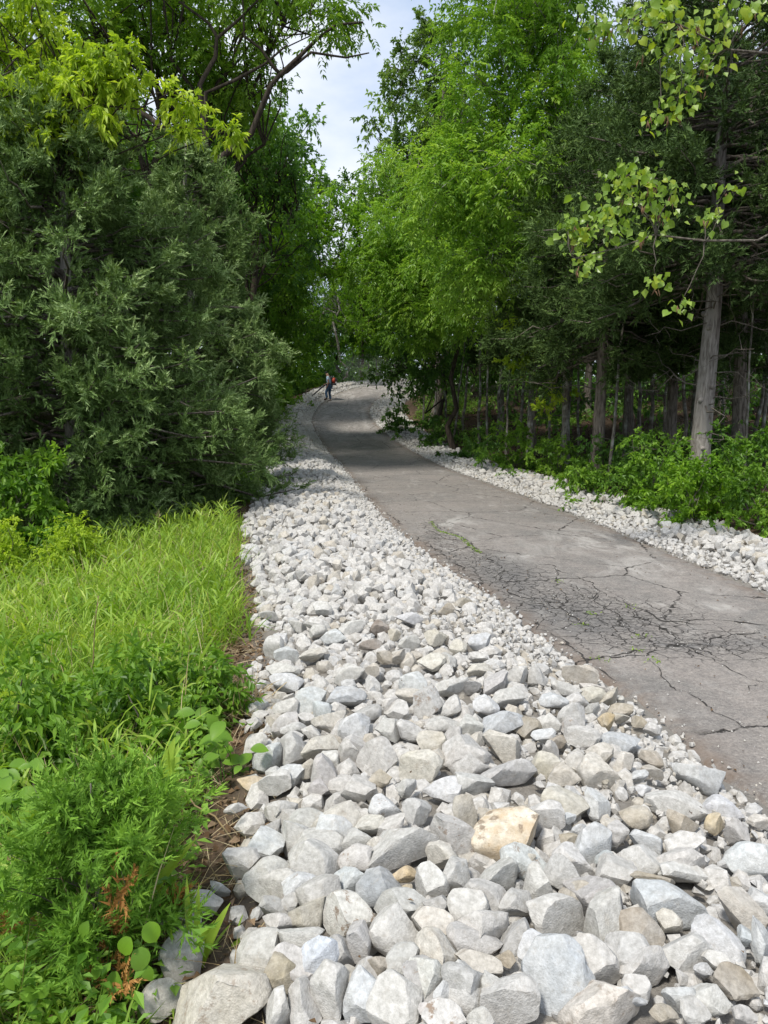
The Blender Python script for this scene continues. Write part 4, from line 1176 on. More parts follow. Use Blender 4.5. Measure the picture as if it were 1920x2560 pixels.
# a reusable pair of broad trees for the woods behind
def proto(mat, seed, leaf=(.19, .095)):
    rt = empty('woodland_tree', (0, 0, 0), 'x', 'tree', 'trees of the wood behind')
    bl = [(R.normal(0, 1.4), R.normal(0, 1.4), R.uniform(4.5, 11), R.uniform(1.4, 2.2), R.uniform(1.4, 2.2), R.uniform(1., 1.7)) for _ in range(11)]
    build_tree(rt, (0, 0, 9.5), bl, 130, lambda LV, C: clump_leaves(LV, C, .85, 120, *leaf, .5), M[mat], M['bark_dark'], .17, .08, 7, shell=.35)
    return rt
R = np.random.default_rng(77)
PR = [proto('lime', 1), proto('deep', 2), proto('bush', 3), proto('oak', 4)]
BACK = [  # proto, px, y, scale, label
 (0, 905, 64, 1.05, 'pale green tree beyond the crest, straight above the path'), (2, 985, 62, 1.15, 'green tree beyond the crest at the foot of the sky gap'), (1, 840, 66, 1.05, 'shaded tree beyond the crest above the worker'),
 (1, 800, 72, 1.0, 'dark tree standing directly behind the worker'), (2, 740, 66, 1.0, 'green tree behind the dark one at the back of the worker'), (0, 960, 70, 1.1, 'bright tree far beyond the crest of the path'), (2, 1060, 60, 1.3, 'green tree behind the bend next to the airy oak'), (1, 700, 60, 1.15, 'shaded tree behind the slim forked tree'),
 (2, 640, 47, 1.2, 'green tree behind the bushy one overhanging the bank'), (1, 640, 40, 1.25, 'dark tree filling the gap above the small cedar'), (3, 1130, 46, 1.45, 'tall tree behind the airy oak'), (1, 1180, 42, 1.25, 'dark tree behind the bright tree at the bend'),
 (2, 540, 36, 1.25, 'green tree glimpsed between walnut and dark cedar'), (1, 420, 32, 1.25, 'dark tree behind the two large cedars'), (0, 300, 30, 1.2, 'fresh green tree behind the silvery cedar'), (1, 160, 27, 1.2, 'dark tree behind the yellow-green branches'),
 (2, 20, 24, 1.15, 'green tree at the edge of view behind the silvery cedar'), (1, 1280, 40, 1.3, 'dark tree behind the tall walnut'), (3, 1380, 44, 1.5, 'tall tree behind the furrowed cedar'), (1, 1540, 48, 1.5, 'dark tree at the back of the cedar wood'),
 (1, 1750, 46, 1.5, 'dark tree closing the view behind the silver-grey trunk'), (1, 1950, 40, 1.5, 'dark tree at the back corner of the wood'), (1, 870, 84, 1.4, 'dark tree closing the far end of the path'), (2, 1010, 82, 1.4, 'green tree closing the far end beside the dark one'),
 (1, 1130, 74, 1.3, 'shaded tree behind the crest at the inner side'), (1, 700, 62, 1.2, 'shaded tree deep behind the bank'), (1, 560, 52, 1.4, 'dark tree deep behind the round-topped tree'), (1, 330, 46, 1.5, 'dark tree far behind the walnut trunk'), (1, 80, 40, 1.4, 'dark tree far behind the mulberry')]
used_p = set()
for k, px, y, s, lab in BACK:
    if k in used_p: c = copy_tree(PR[k])
    else: c = PR[k]; used_p.add(k)
    c.location = ground_pt(px, y); c.rotation_euler = (0, 0, R.random()*6.28); c.scale = (s, s, s*R.uniform(.9, 1.05)); c['label'] = lab
# bare thin trunks in the dark wood right of the path
R = np.random.default_rng(78)
pole = empty('thin_trunk', (0, 0, 0), 'thin bare trunk standing in the dark wood right of the path', 'tree', 'thin bare trunks in the dark wood')
tp = bend((0, 0, -.3), (.1, .1, 6), 0, .012, 9); obj('trunk', Tubes().add(tp, np.linspace(.06, .02, 9), 7, .08).mesh('trunk'), M['bark_lichen'], pole)
for q in range(9):
    i0 = int(R.integers(3, 8)); a = R.random()*6.28; L = R.uniform(.4, 1.3)
    obj('dead_branch', Tubes().add(bend(tp[i0], tp[i0]+np.array([math.cos(a)*L, math.sin(a)*L, R.uniform(-.1, .5)*L]), .03, .06, 5), np.linspace(.012, .003, 5), 4).mesh('dead_branch'), M['twig'], pole)
LMK = [(900,'dust beyond the worker'), (1075,'airy oak'), (1180,'low shaded bank bush'), (1325,'fourth cedar trunk'), (1416,'lichen-pale trunk'), (1487,'furrowed trunk'), (1680,'dark-trunked cedar'), (1752,'silver-grey trunk'), (1845,'brown tilted trunk')]
first = True; cnt = {}
for px, y, s in [(1118,33,1.),(1135,31,.8),(1160,35,1.2),(1190,30,1.1),(1212,29,.9),(1245,31,1.2),(1265,27,.8),(1300,29,1.2),(1370,25,.8),(1440,24,.8),(1530,17.5,.7),(1555,21,.9),(1600,22,1.1),(1625,24,1.2),(1655,26,1.),(1705,25,1.1),(1770,21,.9),(1800,24,1.2),(1868,14.5,.5),(1890,22,1.1),(1910,18,.8),(1090,36,1.1),(1060,37,.9),(884,66,1.1),(903,67,1.3),(922,66,1.2),(941,68,1.3),(958,66,1.1)]:
    c = pole if first else copy_tree(pole); first = False
    k, nm = min(LMK, key=lambda q: abs(q[0]-px)); sd_ = 'right' if px > k else 'left'; cnt[nm, sd_] = cnt.get((nm, sd_), 0)+1
    c['label'] = f"thin bare {'pale sapling' if s < .75 else 'trunk'} in the dark wood, {['first','second','third','fourth','fifth','sixth'][cnt[nm, sd_]-1]} {sd_} of the {nm}"
    c.location = ground_pt(px, y); c.rotation_euler = (R.normal(0, .04), R.normal(0, .04), R.random()*6.28); c.scale = (s, s, R.uniform(.8, 1.1))
R = np.random.default_rng(500)
# ------------------------------------------------------------------ low plants
def in_view(P, m=.56): return np.abs(P[:,0]) < m*P[:,1]+.4
def blades(LV, P, D, L, W, curl, tint, seg=3):
    """bending strips: P base, D start direction"""
    n = len(P); S = unit(np.cross(D, R.normal(size=(n, 3))*.5+np.array([0, 0, 1])))
    t = np.linspace(0, 1, seg+1)
    hd = D.copy(); hd[:,2] = 0; hd = unit(hd)
    C = P[:,None,:] + D[:,None,:]*(L[:,None]*t)[...,None] + hd[:,None,:]*(L[:,None]*curl[:,None]*.5*t**2)[...,None]
    C[...,2] -= L[:,None]*curl[:,None]*.75*t**2.2
    w = W[:,None]*np.array([.55, 1., .8, 0.] if seg == 3 else [.6, 1, 0])[None]
    a = C[:,:-1] + S[:,None,:]*w[:,:-1,None]*.5; b_ = C[:,:-1] - S[:,None,:]*w[:,:-1,None]*.5
    V = np.concatenate([np.stack([a, b_], 2).reshape(n, -1, 3), C[:,-1:]], 1)
    nv = V.shape[1]; f = []
    for q in range(seg-1): f += [[2*q, 2*q+1, 2*q+3], [2*q, 2*q+3, 2*q+2]]
    f += [[2*seg-2, 2*seg-1, 2*seg]]
    F = (np.array(f)[None] + (np.arange(n)*nv)[:,None,None]).reshape(-1, 3)
    LV.add(V.reshape(-1, 3), F, np.repeat(tint, nv))
def left_area(n, y0, y1, x0, x1, pw=1.):
    P = np.c_[R.uniform(x0, x1, n), y0+(y1-y0)*R.random(n)**pw]
    P = P[in_view(P)]; return P
def tufts(LV, P, k, L0, L1, W0, W1, curl=(.2, 1.1), spread=.5, tb=0.):
    n = len(P); z = height(P[:,0], P[:,1]); B = np.repeat(np.c_[P, z], k, 0); m_ = n*k
    B[:,:2] += R.normal(0, .02, (m_, 2)); B[:,2] -= .01
    D = np.c_[R.normal(0, spread, (m_, 2)), np.ones(m_)]; D = unit(D)
    hs = np.repeat(R.uniform(.6, 1.1, n), k)
    tn = np.clip(np.repeat(vnoise(P[:,0], P[:,1], .8, 41)*.7 + .2*R.random(n), k) + R.normal(.05, .17, m_) + tb, 0, 1)
    blades(LV, B, D, R.uniform(L0, L1, m_)*hs, R.uniform(W0, W1, m_), R.uniform(*curl, m_), tn)
GL = Leaves()
P = left_area(26000, 1.5, 14, -9, .2, 1.25); dl = sdist(P, LEW)-BAND
dens = np.clip((dl-np.where(P[:,1] > 6, -.02, .25))/.35, 0, 1)*(.35+.65*(vnoise(P[:,0], P[:,1], .55, 44) > .25))
P = P[(R.random(len(P)) < dens)]
nearP, farP = P[P[:,1] < 5], P[P[:,1] >= 5]
farP = farP[(farP[:,1] < 12.2)]
tufts(GL, farP, 5, .22, .50, .007, .015, (.05, .8), .33)
tufts(GL, nearP, 5, .16, .42, .005, .012, (.1, .9), .4)
# upright broad-bladed stems, the blades standing off them
P = left_area(5200, 2.6, 12.5, -8, .2, 1.1); dl = sdist(P, LEW)-BAND; P = P[dl > np.where(P[:,1] > 6, .15, .45)]
z = height(P[:,0], P[:,1]); k = 6; n = len(P); hh_ = R.uniform(.25, .52, n); m_ = n*k
tt_ = np.tile(np.linspace(.25, 1, k), n); B = np.repeat(np.c_[P, z], k, 0); tilt = np.repeat(R.normal(0, .12, (n, 2)), k, 0); B[:,:2] += tilt*(tt_*np.repeat(hh_, k))[:,None]; B[:,2] += tt_*np.repeat(hh_, k)
az = np.repeat(R.random(n)*6.28, k) + np.tile(np.arange(k)*2.4, n); D = unit(np.c_[np.cos(az), np.sin(az), .9+R.random(m_)*1.6])
blades(GL, B, D, R.uniform(.12, .24, m_), R.uniform(.010, .020, m_), R.uniform(.1, .6, m_), np.clip(np.repeat(vnoise(P[:,0], P[:,1], .9, 47), k)*.5+.25+R.normal(0, .14, m_), 0, 1))
tag(obj('grass', GL.mesh('grass'), M['grass']), kind='stuff')
# weeds with small leaves among the grass, near and left
WL = Leaves()
P = left_area(5200, 1.5, 9, -6, .1, 1.5); dl = sdist(P, LEW)-BAND
P = P[(dl > .3) & ((vnoise(P[:,0], P[:,1], .8, 51) > .36))]
n = len(P); z = height(P[:,0], P[:,1]); k = 10
B = np.repeat(np.c_[P, z], k, 0); m_ = n*k; hs = np.repeat(R.uniform(.1, .34, n), k); f_ = np.tile(np.linspace(.15, 1, k), n)
B[:,2] += hs*f_; B[:,:2] += np.repeat(R.normal(0, .25, (n, 2)), k, 0)*(hs*f_)[:,None]
az = np.repeat(R.random(n)*6.28, k) + np.tile(np.arange(k)*1.7, n); D = unit(np.c_[np.cos(az), np.sin(az), R.normal(.25, .3, m_)])
N = R.normal(0, .3, (m_, 3)); N[:,2] += 1
V, F = leaf_geo(B, D, unit(N), R.uniform(.03, .075, m_), R.uniform(.016, .036, m_), .1, .2)
WL.add(V, F, np.repeat(np.clip(np.repeat(R.random(n), k)*.6+.4*R.random(m_), 0, 1), 4))
# leafy ground cover under the trees right of the strip
P = np.c_[R.uniform(1, 24, 30000), R.uniform(9, 44, 30000)]; dr = -sdist(P, REW)-STRIP
P = P[(dr > .25) & (dr < 10) & in_view(P) & (vnoise(P[:,0], P[:,1], 1.6, 61) > np.clip(.30+.05*dr, 0, .62))]
n = len(P); z = height(P[:,0], P[:,1]); k = 7
B = np.repeat(np.c_[P, z], k, 0); m_ = n*k; hs = np.repeat(R.uniform(.05, .32, n), k); f_ = np.tile(np.linspace(.2, 1, k), n)
B[:,2] += hs*f_; B[:,:2] += R.normal(0, .06, (m_, 2))
D = R.normal(0, 1, (m_, 3)); D[:,2] *= .3; N = R.normal(0, .35, (m_, 3)); N[:,2] += 1
V, F = leaf_geo(B, unit(D), unit(N), R.uniform(.05, .12, m_), R.uniform(.03, .06, m_), .1, .2)
WL.add(V, F, np.repeat(np.clip(np.repeat(R.random(n), k)*.5+.35*R.random(m_), 0, 1), 4))
tag(obj('undergrowth', WL.mesh('undergrowth'), M['forb']), kind='stuff')
# dead leaves and straw: the bare strip beside the rocks and the floor of the wood
DL_ = Leaves()
P = np.concatenate([along(LEW, 24, 5200, BAND-.1, BAND+.75, 1)])
Q = np.c_[R.uniform(0, 26, 15000), R.uniform(8, 42, 15000)]; dr = -sdist(Q, REW)-STRIP; Q = Q[(dr > .05) & in_view(Q)]
for PP_, s0, s1 in ((P, .025, .07), (Q, .06, .13)):
    DL_ = Leaves()
    n = len(PP_); z = height(PP_[:,0], PP_[:,1]) + R.uniform(.0, .025, n)
    D = R.normal(0, 1, (n, 3)); D[:,2] *= .25; N = R.normal(0, .45, (n, 3)); N[:,2] += 1
    V, F = leaf_geo(np.c_[PP_, z], unit(D), unit(N), R.uniform(s0, s1, n), R.uniform(s0, s1, n)*.6, .25, .1)
    DL_.add(V, F, np.repeat(R.random(n), 4))
    tag(obj('leaf_litter', DL_.mesh('leaf_litter'), M['litter'] if s0 < .05 else M['litter_shaded']), kind='stuff')
LL = Leaves()
P = np.concatenate([along(LEW, 26, 90, .1, BAND, 1), along(LEW, 40, 260, -.9, -.02, 1), along(REW, 45, 420, -1., .0, -1)]); n = len(P)
ins = (sdist(P, LEW) < 0); z = np.where(ins, zp(P[:,1])+.012, height(P[:,0], P[:,1])+.07+R.uniform(0, .05, n))
D = R.normal(0, 1, (n, 3)); D[:,2] *= .2; N = R.normal(0, .3, (n, 3)); N[:,2] += 1; s0 = R.uniform(.012, .034, n)
V, F = leaf_geo(np.c_[P, z], unit(D), unit(N), s0, s0*.6, .25, .1); LL.add(V, F, np.repeat(R.random(n)*.8, 4))
tag(obj('fallen_leaves', LL.mesh('fallen_leaves'), M['litter']), kind='stuff')
ML = Leaves()
Pm = np.array([pt6(*q)[:2] for q in [(200,40),(215,62),(240,85),(275,95),(330,112),(345,125),(375,150),(400,170),(415,178)]]); t_ = R.random(420)*(len(Pm)-1); i0 = t_.astype(int); f0 = (t_-i0)[:,None]
P = Pm[i0]*(1-f0)+Pm[np.minimum(i0+1, len(Pm)-1)]*f0 + R.normal(0, .022, (420, 2))
Pm = np.array([pt6(*q)[:2] for q in [(1110,600),(900,440),(940,640),(1060,410),(1180,650),(845,490),(1120,540),(500,440),(760,300)]]); P = np.concatenate([P, np.repeat(Pm, 16, 0)+R.normal(0, .04, (16*len(Pm), 2))]); n = len(P)
V, F = leaf_geo(np.c_[P, zp(P[:,1])+.004], unit(np.c_[R.normal(0, .8, (n, 2)), np.ones(n)*.7]), rand_dirs(n, .4), R.uniform(.012, .04, n), R.uniform(.006, .014, n)); ML.add(V, F, np.repeat(R.random(n)*.7, 4))
tag(obj('moss', ML.mesh('moss'), M['grass']), kind='stuff')
SL_ = Leaves()
P = np.concatenate([along(LEW, 22, 2600, BAND-.05, BAND+.9, 1), left_area(1500, 1.6, 9, -5, 0)]); P = P[sdist(P, LEW) > BAND-.1]
n = len(P); D = R.normal(0, 1, (n, 3)); D[:,2] = np.abs(D[:,2])*.25
blades(SL_, np.c_[P, height(P[:,0], P[:,1])+.015], unit(D), R.uniform(.08, .3, n), R.uniform(.002, .0045, n), R.uniform(0, .15, n), R.random(n))
P = left_area(2600, 2.2, 11, -6, -.3); P = P[sdist(P, LEW) > BAND+.3]; n = len(P)
D = np.c_[R.normal(0, .22, (n, 2)), np.ones(n)]
blades(SL_, np.c_[P, height(P[:,0], P[:,1])], unit(D), R.uniform(.3, .75, n), R.uniform(.003, .0065, n), R.uniform(0, .5, n), R.random(n))
tag(obj('straw_litter', SL_.mesh('straw_litter'), M['straw']), kind='stuff')

R = np.random.default_rng(501)
# ---- single plants
def on_ground(px, py): return hit(px, py, h1)
def bush(name, px, y, label, mat, r, h, n, leaf, nl=110, cat='bush', group='bushes at the edge of the wood', stems=7, droop=.5):
    b_ = ground_pt(px, y); rt = empty(name, b_, label, cat, group)
    C = np.c_[R.normal(0, r*.52, (n, 2)), .1+h*1.3*R.random(n)**1.5]; C[:,:2] *= np.clip(1.25-.45*C[:,2:3]/h, .45, 1.25); n = int(n*(.8 if group else 1)); C = C[:n]
    tb = Tubes()
    for c in C[:stems*2]: tb.add(bend((R.normal(0, .05), R.normal(0, .05), -.05), c, .05, .06, 5), np.linspace(.010, .003, 5), 4)
    obj('stem', tb.mesh('stem'), M['twig'], rt)
    LV = Leaves(); clump_leaves(LV, C, R.uniform(.18, .34, n), int(nl*(.75 if group else 1)), leaf*R.uniform(.85, 1.2), leaf*.5, droop); obj('crown', LV.mesh('crown'), M[mat], rt); return rt
for a in [(1280,23,'bright green bush below the yellowish sapling','bush',.95,1.0,60,.10), (1180,27,'low shaded bush on the dark bank of the bend','deep',.9,.7,40,.11), (1390,20.5,'leafy bush at the foot of the lichen-pale trunk','bush',.8,.75,50,.09),
          (1560,18,'loose bush between furrowed and silver-grey trunks','deep',1.0,.8,56,.09), (1470,16.2,'low bush right behind the rock strip, below the furrowed trunk','bush',.75,.55,40,.085), (1640,14.2,'broad green bush hiding the foot of the silver-grey trunk','bush',.95,1.0,84,.09),
          (1740,12.6,'bright arching bush in front of the silver-grey trunk','lime',.7,.72,64,.085), (1870,13.2,'large leafy bush at the wood edge by the border of view','bush',.95,1.0,86,.09), (1930,11.6,'bush hanging over the rock strip at the border of view','bush',.6,.65,48,.085),
          (1600,16.5,'small dark bush in front of the tilted cedar trunks','deep',.7,.6,36,.09), (1790,17,'shaded bush behind the silver-grey trunk','deep',.8,.8,44,.09), (1000,36,'dark shrub on the inner bank of the bend','deep',.9,.9,40,.13), (1090,31,'dark shrub hanging over the inner rocks','deep',1.1,.9,46,.12)]:
    bush('bush', *a)
bush('shrub', 60, 10.6, 'broad-leaved shrub in the shade under the big dark cedar', 'bush', .75, 1.15, 60, .11, 100, 'shrub', None)
bush('shrub', -20, 9.2, 'yellow-green shrub with fine leaves at the back edge of the grass', 'yellowgreen', .5, .62, 56, .055, 130, 'shrub', None)
bush('shrub', 170, 9.4, 'low yellowish shrub with reddish tips behind the tall grass', 'yellowgreen', .45, .5, 60, .05, 130, 'shrub', None)
for px, y, lab, mt, r in [(642,36.5,'dark shrub at the outer bank behind the small cedar','deep',1.), (672,40.5,'leafy shrub on the outer bank, second from the small cedar','bush',.9), (702,44,'leafy shrub on the outer bank below the blower tube','bush',.9), (738,47.5,'green shrub hanging over the bank where the blower points','deep',.9), (772,51,'green shrub just beyond the tip of the blower tube','bush',.9), (806,56,'shrub behind the legs of the worker','deep',.9)]:
    bush('shrub', px, y, lab, mt, r, 1.1, 60, .13, 90, 'shrub', None)
bush('shrub', 640, 22, 'green shrub at the cedar foot beside the rock bank', 'deep', .6, .7, 36, .09, 100, 'shrub', None)
bush('shrub', 590, 15.2, 'small green shrub at the edge of the rocks where the grass ends', 'bush', .35, .4, 24, .07, 90, 'shrub', None)
bush('weed_clump', 330, 4.3, 'leafy weed clump beside the arching straw', 'bush', .35, .38, 30, .06, 90, 'weed', None)
bush('weed_clump', 500, 4.6, 'weed clump with oval leaves at the edge of the bare soil', 'bush', .22, .24, 26, .055, 80, 'weed', None)
bush('weed_clump', 40, 4.0, 'tall weed clump with pointed leaves behind the young cedar', 'bush', .4, .5, 44, .06, 100, 'weed', None)

R = np.random.default_rng(502)
# young cedar in front
b_ = on_ground(250, 2440); rt = empty('young_cedar', b_, 'young bright green cedar with browned lower twigs beside the rocks', 'tree')
def yc(nb, H, mat, name, z0=.06, z1=1., rmax=.36, tn=.45, size=.075):
    PP_, DD_, TT_ = [], [], []
    tb = Tubes()
    for q in range(nb):
        h = z0+(z1-z0)*R.random(); az = R.random()*6.28; L = (rmax*(1-h)**.5*.95+.07)*R.uniform(.55, 1.35); a = np.array([0, 0, H*h])
        s = np.linspace(0, 1, 6); bp_ = a + np.array([math.cos(az), math.sin(az), 0])*(L*s)[:,None]; bp_[:,2] += L*(R.uniform(.35, 1.5)*s-.15*s**2) ; bp_ += R.normal(0, .012, (6, 3))*(s > 0)[:,None]
        tb.add(bp_, .0035*(1-.8*s), 4)
        nt = 14; tv = R.uniform(.15, 1, nt); tv[0] = 1; i0 = np.minimum((tv*5).astype(int), 4); fr = (tv*5-i0)[:,None]
        o = bp_[i0]*(1-fr)+bp_[i0+1]*fr; td = unit(unit(bp_[i0+1]-bp_[i0])*.9 + R.normal(0, .5, (nt, 3)) + np.array([0, 0, .3]))
        s2 = R.uniform(0, 1, (nt, 4)); P = o[:,None]+td[:,None]*(s2*.09)[...,None]; D = td[:,None]*.9+R.normal(0, .45, (nt, 4, 3))
        PP_.append(P.reshape(-1, 3)); DD_.append(unit(D.reshape(-1, 3))); TT_.append(np.clip(tn*R.uniform(.5, 1.3)*(.5+.7*np.repeat(tv, 4)), 0, 1))
    LV = Leaves(); P = np.concatenate(PP_); spray_geo(LV, P, np.concatenate(DD_), R.uniform(.6, 1.2, len(P))*size, np.concatenate(TT_), 10, .09)
    obj(name, LV.mesh(name), M[mat], rt); obj('branch', tb.mesh('branch'), M['twig'], rt)
yc(56, .64, 'cedar_young', 'crown', rmax=.29); yc(5, .55, 'cedar_dead', 'dead_spray', .03, .14, .30, .5, .06)
obj('trunk', Tubes().add([(0,0,-.05), (.01,0,.3), (0,.01,.72)], [.014, .009, .003], 6).mesh('trunk'), M['bark_cedar'], rt)

# single leaves: shapes shared between copies
def leaf_shape(name, kind, mat, n=7):
    t = np.linspace(0, 1, n)
    if kind == 'heart': w = .62*np.sin(np.pi*np.clip(t*.94+.10, 0, 1))**.75*(1-.25*t); w[0] = .34; w[-1] = 0
    elif kind == 'oval': w = .34*np.sin(np.pi*np.clip(t*.97+.015, 0, 1))**.8
    elif kind == 'round': w = .46*np.sin(np.pi*np.clip(t*.95+.05, 0, 1))**.55; w[-1] = 0
    else: w = .09*np.sin(np.pi*np.clip(t*.9+.12, 0, 1))**.6; w[-1] = 0
    zc = -.30*t**2 if kind != 'blade' else -.25*t**2.5
    mid = np.c_[t*0, t, zc]; l_ = np.c_[-w, t-(.12*(t < .01) if kind == 'heart' else 0), zc+w*.36]; r_ = np.c_[w, t-(.12*(t < .01) if kind == 'heart' else 0), zc+w*.36]
    V = np.concatenate([mid, l_, r_]); k = np.arange(n-1)
    F = np.concatenate([np.c_[k, k+1, n+k+1, n+k], np.c_[k, 2*n+k, 2*n+k+1, k+1]])
    me = mesh_np(name, V, F, {'tint': np.full(3*n, .5)+ (mid[:,1].repeat(1)[np.tile(np.arange(n), 3)]-.5)*.2}, True); me.materials.append(mat); return me
M['redbud'] = leaf_mat('redbud leaves', (.095,.19,.022), (.155,.275,.034), (.24,.37,.06), .42, .35, .5)
M['redbud_young'] = leaf_mat('young redbud leaves', (.16,.26,.02), (.235,.34,.03), (.30,.40,.06), .45, .4)
M['pod'] = plain('dry pods', (.20,.11,.06), .8)
LM = {'heart': leaf_shape('leaf', 'heart', M['redbud']), 'heart2': leaf_shape('leaf', 'heart', M['redbud_young']), 'oval': leaf_shape('leaf', 'oval', M['bush']), 'round': leaf_shape('leaf', 'round', M['forb']), 'round2': leaf_shape('leaf', 'round', M['lime']), 'blade': leaf_shape('blade', 'blade', M['grass'], 9)}
def put(me, parent, base, p, D, N, s, name='leaf', wide=1.):
    """one leaf as a part: at world point p, running along D"""
    D = Vector(D).normalized(); N = Vector(N); S = D.cross(N).normalized(); N = S.cross(D).normalized()
    o = bpy.data.objects.new(name, me); COL.objects.link(o); o.parent = parent
    mw = Matrix([[S.x*s*wide, D.x*s, N.x*s, p[0]-base[0]], [S.y*s*wide, D.y*s, N.y*s, p[1]-base[1]], [S.z*s*wide, D.z*s, N.z*s, p[2]-base[2]], [0, 0, 0, 1]])
    o.matrix_basis = mw; return o
R = np.random.default_rng(503)
# redbud leaning in from the border of view
yb = 9.4; b_ = ground_pt(2130, yb); rt = empty('redbud_tree', b_, 'redbud branches with heart-shaped leaves and brown pods reaching in from the side', 'tree', TREES)
B0 = np.array(b_)
def pp(x, y, yy): return at_y(x, y, yy) - B0
tr_ = np.array([(0, 0, -.2), *[pp(2110, 900, 9.5)], pp(2080, 500, 9.6), pp(2100, 60, 9.5), pp(2060, -200, 9.4)]); obj('trunk', Tubes().add(tr_, [.09,.075,.06,.045,.03], 8, .08).mesh('trunk'), M['bark_dark'], rt)
pod_me = Tubes().add([(0,0,0), (.004,0,-.035), (0,.003,-.085)], [.004,.009,.002], 4).mesh('seed_pod'); pod_me.materials.append(M['pod'])
nl_ = 0; RL = Leaves()
for br, yl, cen in [
    ([(2080,560),(1900,600),(1760,610),(1640,590),(1540,620),(1430,640)], 9.3, [(1610,440,60,40,14),(1560,480,60,45,14),(1500,540,60,45,16),(1450,590,50,40,14),(1420,560,25,25,6),(1640,520,60,50,14),(1560,570,60,40,10),(1680,480,45,30,6),(1470,660,35,30,8),(1640,700,35,25,5),(1700,760,40,30,5),(1560,430,40,30,8),(1820,470,60,25,6),(1770,540,40,25,6)]),
    ([(2090,160),(1950,130),(1820,120),(1700,70),(1580,50),(1490,60)], 9.1, [(1500,60,50,40,12),(1570,50,60,35,12),(1650,40,60,40,14),(1720,90,60,45,14),(1760,140,50,45,12),(1720,200,50,50,14),(1690,260,45,45,12),(1640,300,30,25,5),(1800,40,60,40,10),(1880,20,50,30,8),(1660,120,45,40,8),(1610,20,60,20,8)])]:
    P = np.array([pp(x, y, yl) for x, y in br]); P[0] = tr_[2] if br[0][1] > 400 else tr_[3]
    tb = Tubes().add(P + R.normal(0, .02, P.shape)*np.r_[0, np.ones(len(P)-1)][:,None], np.linspace(.017, .005, len(P)), 6)
    for cx, cy, sx, sy, n in cen:
        c = pp(cx, cy, yl); j0 = int(np.argmin(((P-c)**2).sum(1))); tb.add(bend(P[j0], c, .05, .06, 5), np.linspace(.009, .003, 5), 4)
        for q in range(int(n*1.14)):
            p = at_y(cx+R.normal(0, sx*.6), cy+R.normal(0, sy*.6), yl+R.normal(0, .12)); D = R.normal(0, .6, 3); D[2] = -R.uniform(.25, 1.1)
            put(LM['heart2'] if R.random() < (.3 if br[0][1] > 400 else .6) else LM['heart'], rt, B0, p, D, R.normal(0, .6, 3)+np.array([-.2, -.7, .8]), R.uniform(.06, .105)); nl_ += 1
        mq = n*3; B_ = np.array([at_y(cx+R.normal(0, sx*.6), cy+R.normal(0, sy*.6), yl+R.normal(0, .18)) for _ in range(mq)]) - B0
        D_ = R.normal(0, .6, (mq, 3)); D_[:,2] = -R.uniform(.2, 1, mq); N_ = R.normal(0, .6, (mq, 3))+np.array([-.2, -.7, .8]); sz = R.uniform(.05, .10, mq)
        V, F = leaf_geo(B_, unit(D_), unit(N_), sz, sz*.9, .12, .15); RL.add(V, F, np.repeat(R.random(mq), 4))
        for q in range(max(1, n//5)):
            p = at_y(cx+R.normal(0, sx*.6), cy+sy*.6+R.normal(0, 8), yl+R.normal(0, .1)) - B0
            for w in range(3):
                o = bpy.data.objects.new('seed_pod', pod_me); COL.objects.link(o); o.parent = rt; o.location = p + R.normal(0, .018, 3); o.rotation_euler = (R.normal(0, .25), R.normal(0, .25), R.random()*6.28)
    obj('branch', tb.mesh('branch'), M['twig'], rt)
o = obj('foliage', RL.mesh('foliage'), M['redbud'], rt); tag(o, kind='stuff')
# broad leaves low at the corner
Zx = lambda x: x/2.765
Zy = lambda y: 1900+y/2.765
b_ = on_ground(300, 2500); B0 = np.array(b_); rt = empty('broadleaf_vine', b_, 'low vine with round broad leaves under the young cedar', 'plant')
tb = Tubes()
for x, y, s, kind, dx in [(800,1530,.085,'round',.1), (950,1370,.085,'round',.3), (830,1765,.09,'round2',-.2), (600,1765,.07,'round2',-.4), (1010,1200,.07,'round2',.6), (890,1290,.07,'round2',-.2), (500,1540,.06,'round',.5), (700,1480,.055,'oval',-.5), (610,1180,.06,'oval',-.3), (1000,1480,.06,'oval',.4), (340,1600,.07,'oval',-.6), (150,1640,.08,'oval',.8), (60,1540,.07,'oval',.2), (260,1720,.06,'oval',-.9)]:
    p = at_y(Zx(x), Zy(y)-25, 2.18); put(LM[kind], rt, B0, p, (dx, -.35, -.75), (R.normal(0, .35), -.8, .55), s*R.uniform(.7, .95))
    tb.add(bend((R.normal(0, .02), 0, -.02), p-B0, .1, .05, 5), np.linspace(.003, .0015, 5), 4)
obj('stem', tb.mesh('stem'), M['forb'], rt)
def blade_tuft(label, base_px, tips, y=None, wide=1.):
    b_ = on_ground(*base_px); B0 = np.array(b_); rt = empty('broad_grass', b_, label, 'grass tuft')
    for x, y_, w in tips:
        p1 = at_y(x, y_, b_[1]+R.normal(0, .05)); d = p1-B0; put(LM['blade'], rt, B0, B0+R.normal(0, .012, 3), d, (R.normal(0, .4), -1, .3), float(np.linalg.norm(d))*1.05, 'blade', w*wide)
blade_tuft('tall broad grass blades standing above the young cedar', (400,2060), [(365,1935,1.), (418,1880,1.2), (432,1890,1.), (330,1985,1.1), (470,1985,.8), (395,1950,.9)])
blade_tuft('grass tuft growing between the loose rocks at the soil edge', (485,2420), [(440,2260,.6), (455,2240,.5), (530,2275,.8), (480,2250,.5), (400,2310,.6), (508,2330,.7), (430,2330,.6), (560,2300,.35)])
blade_tuft('single bent grass blade leaning on the rocks', (585,2365), [(690,2305,.7), (600,2310,.4)])
blade_tuft('broad grass blades in the middle of the young cedar', (300,2380), [(285,2050,.5), (400,2085,.6), (425,2120,.6), (270,2160,.6), (365,2200,.6)])
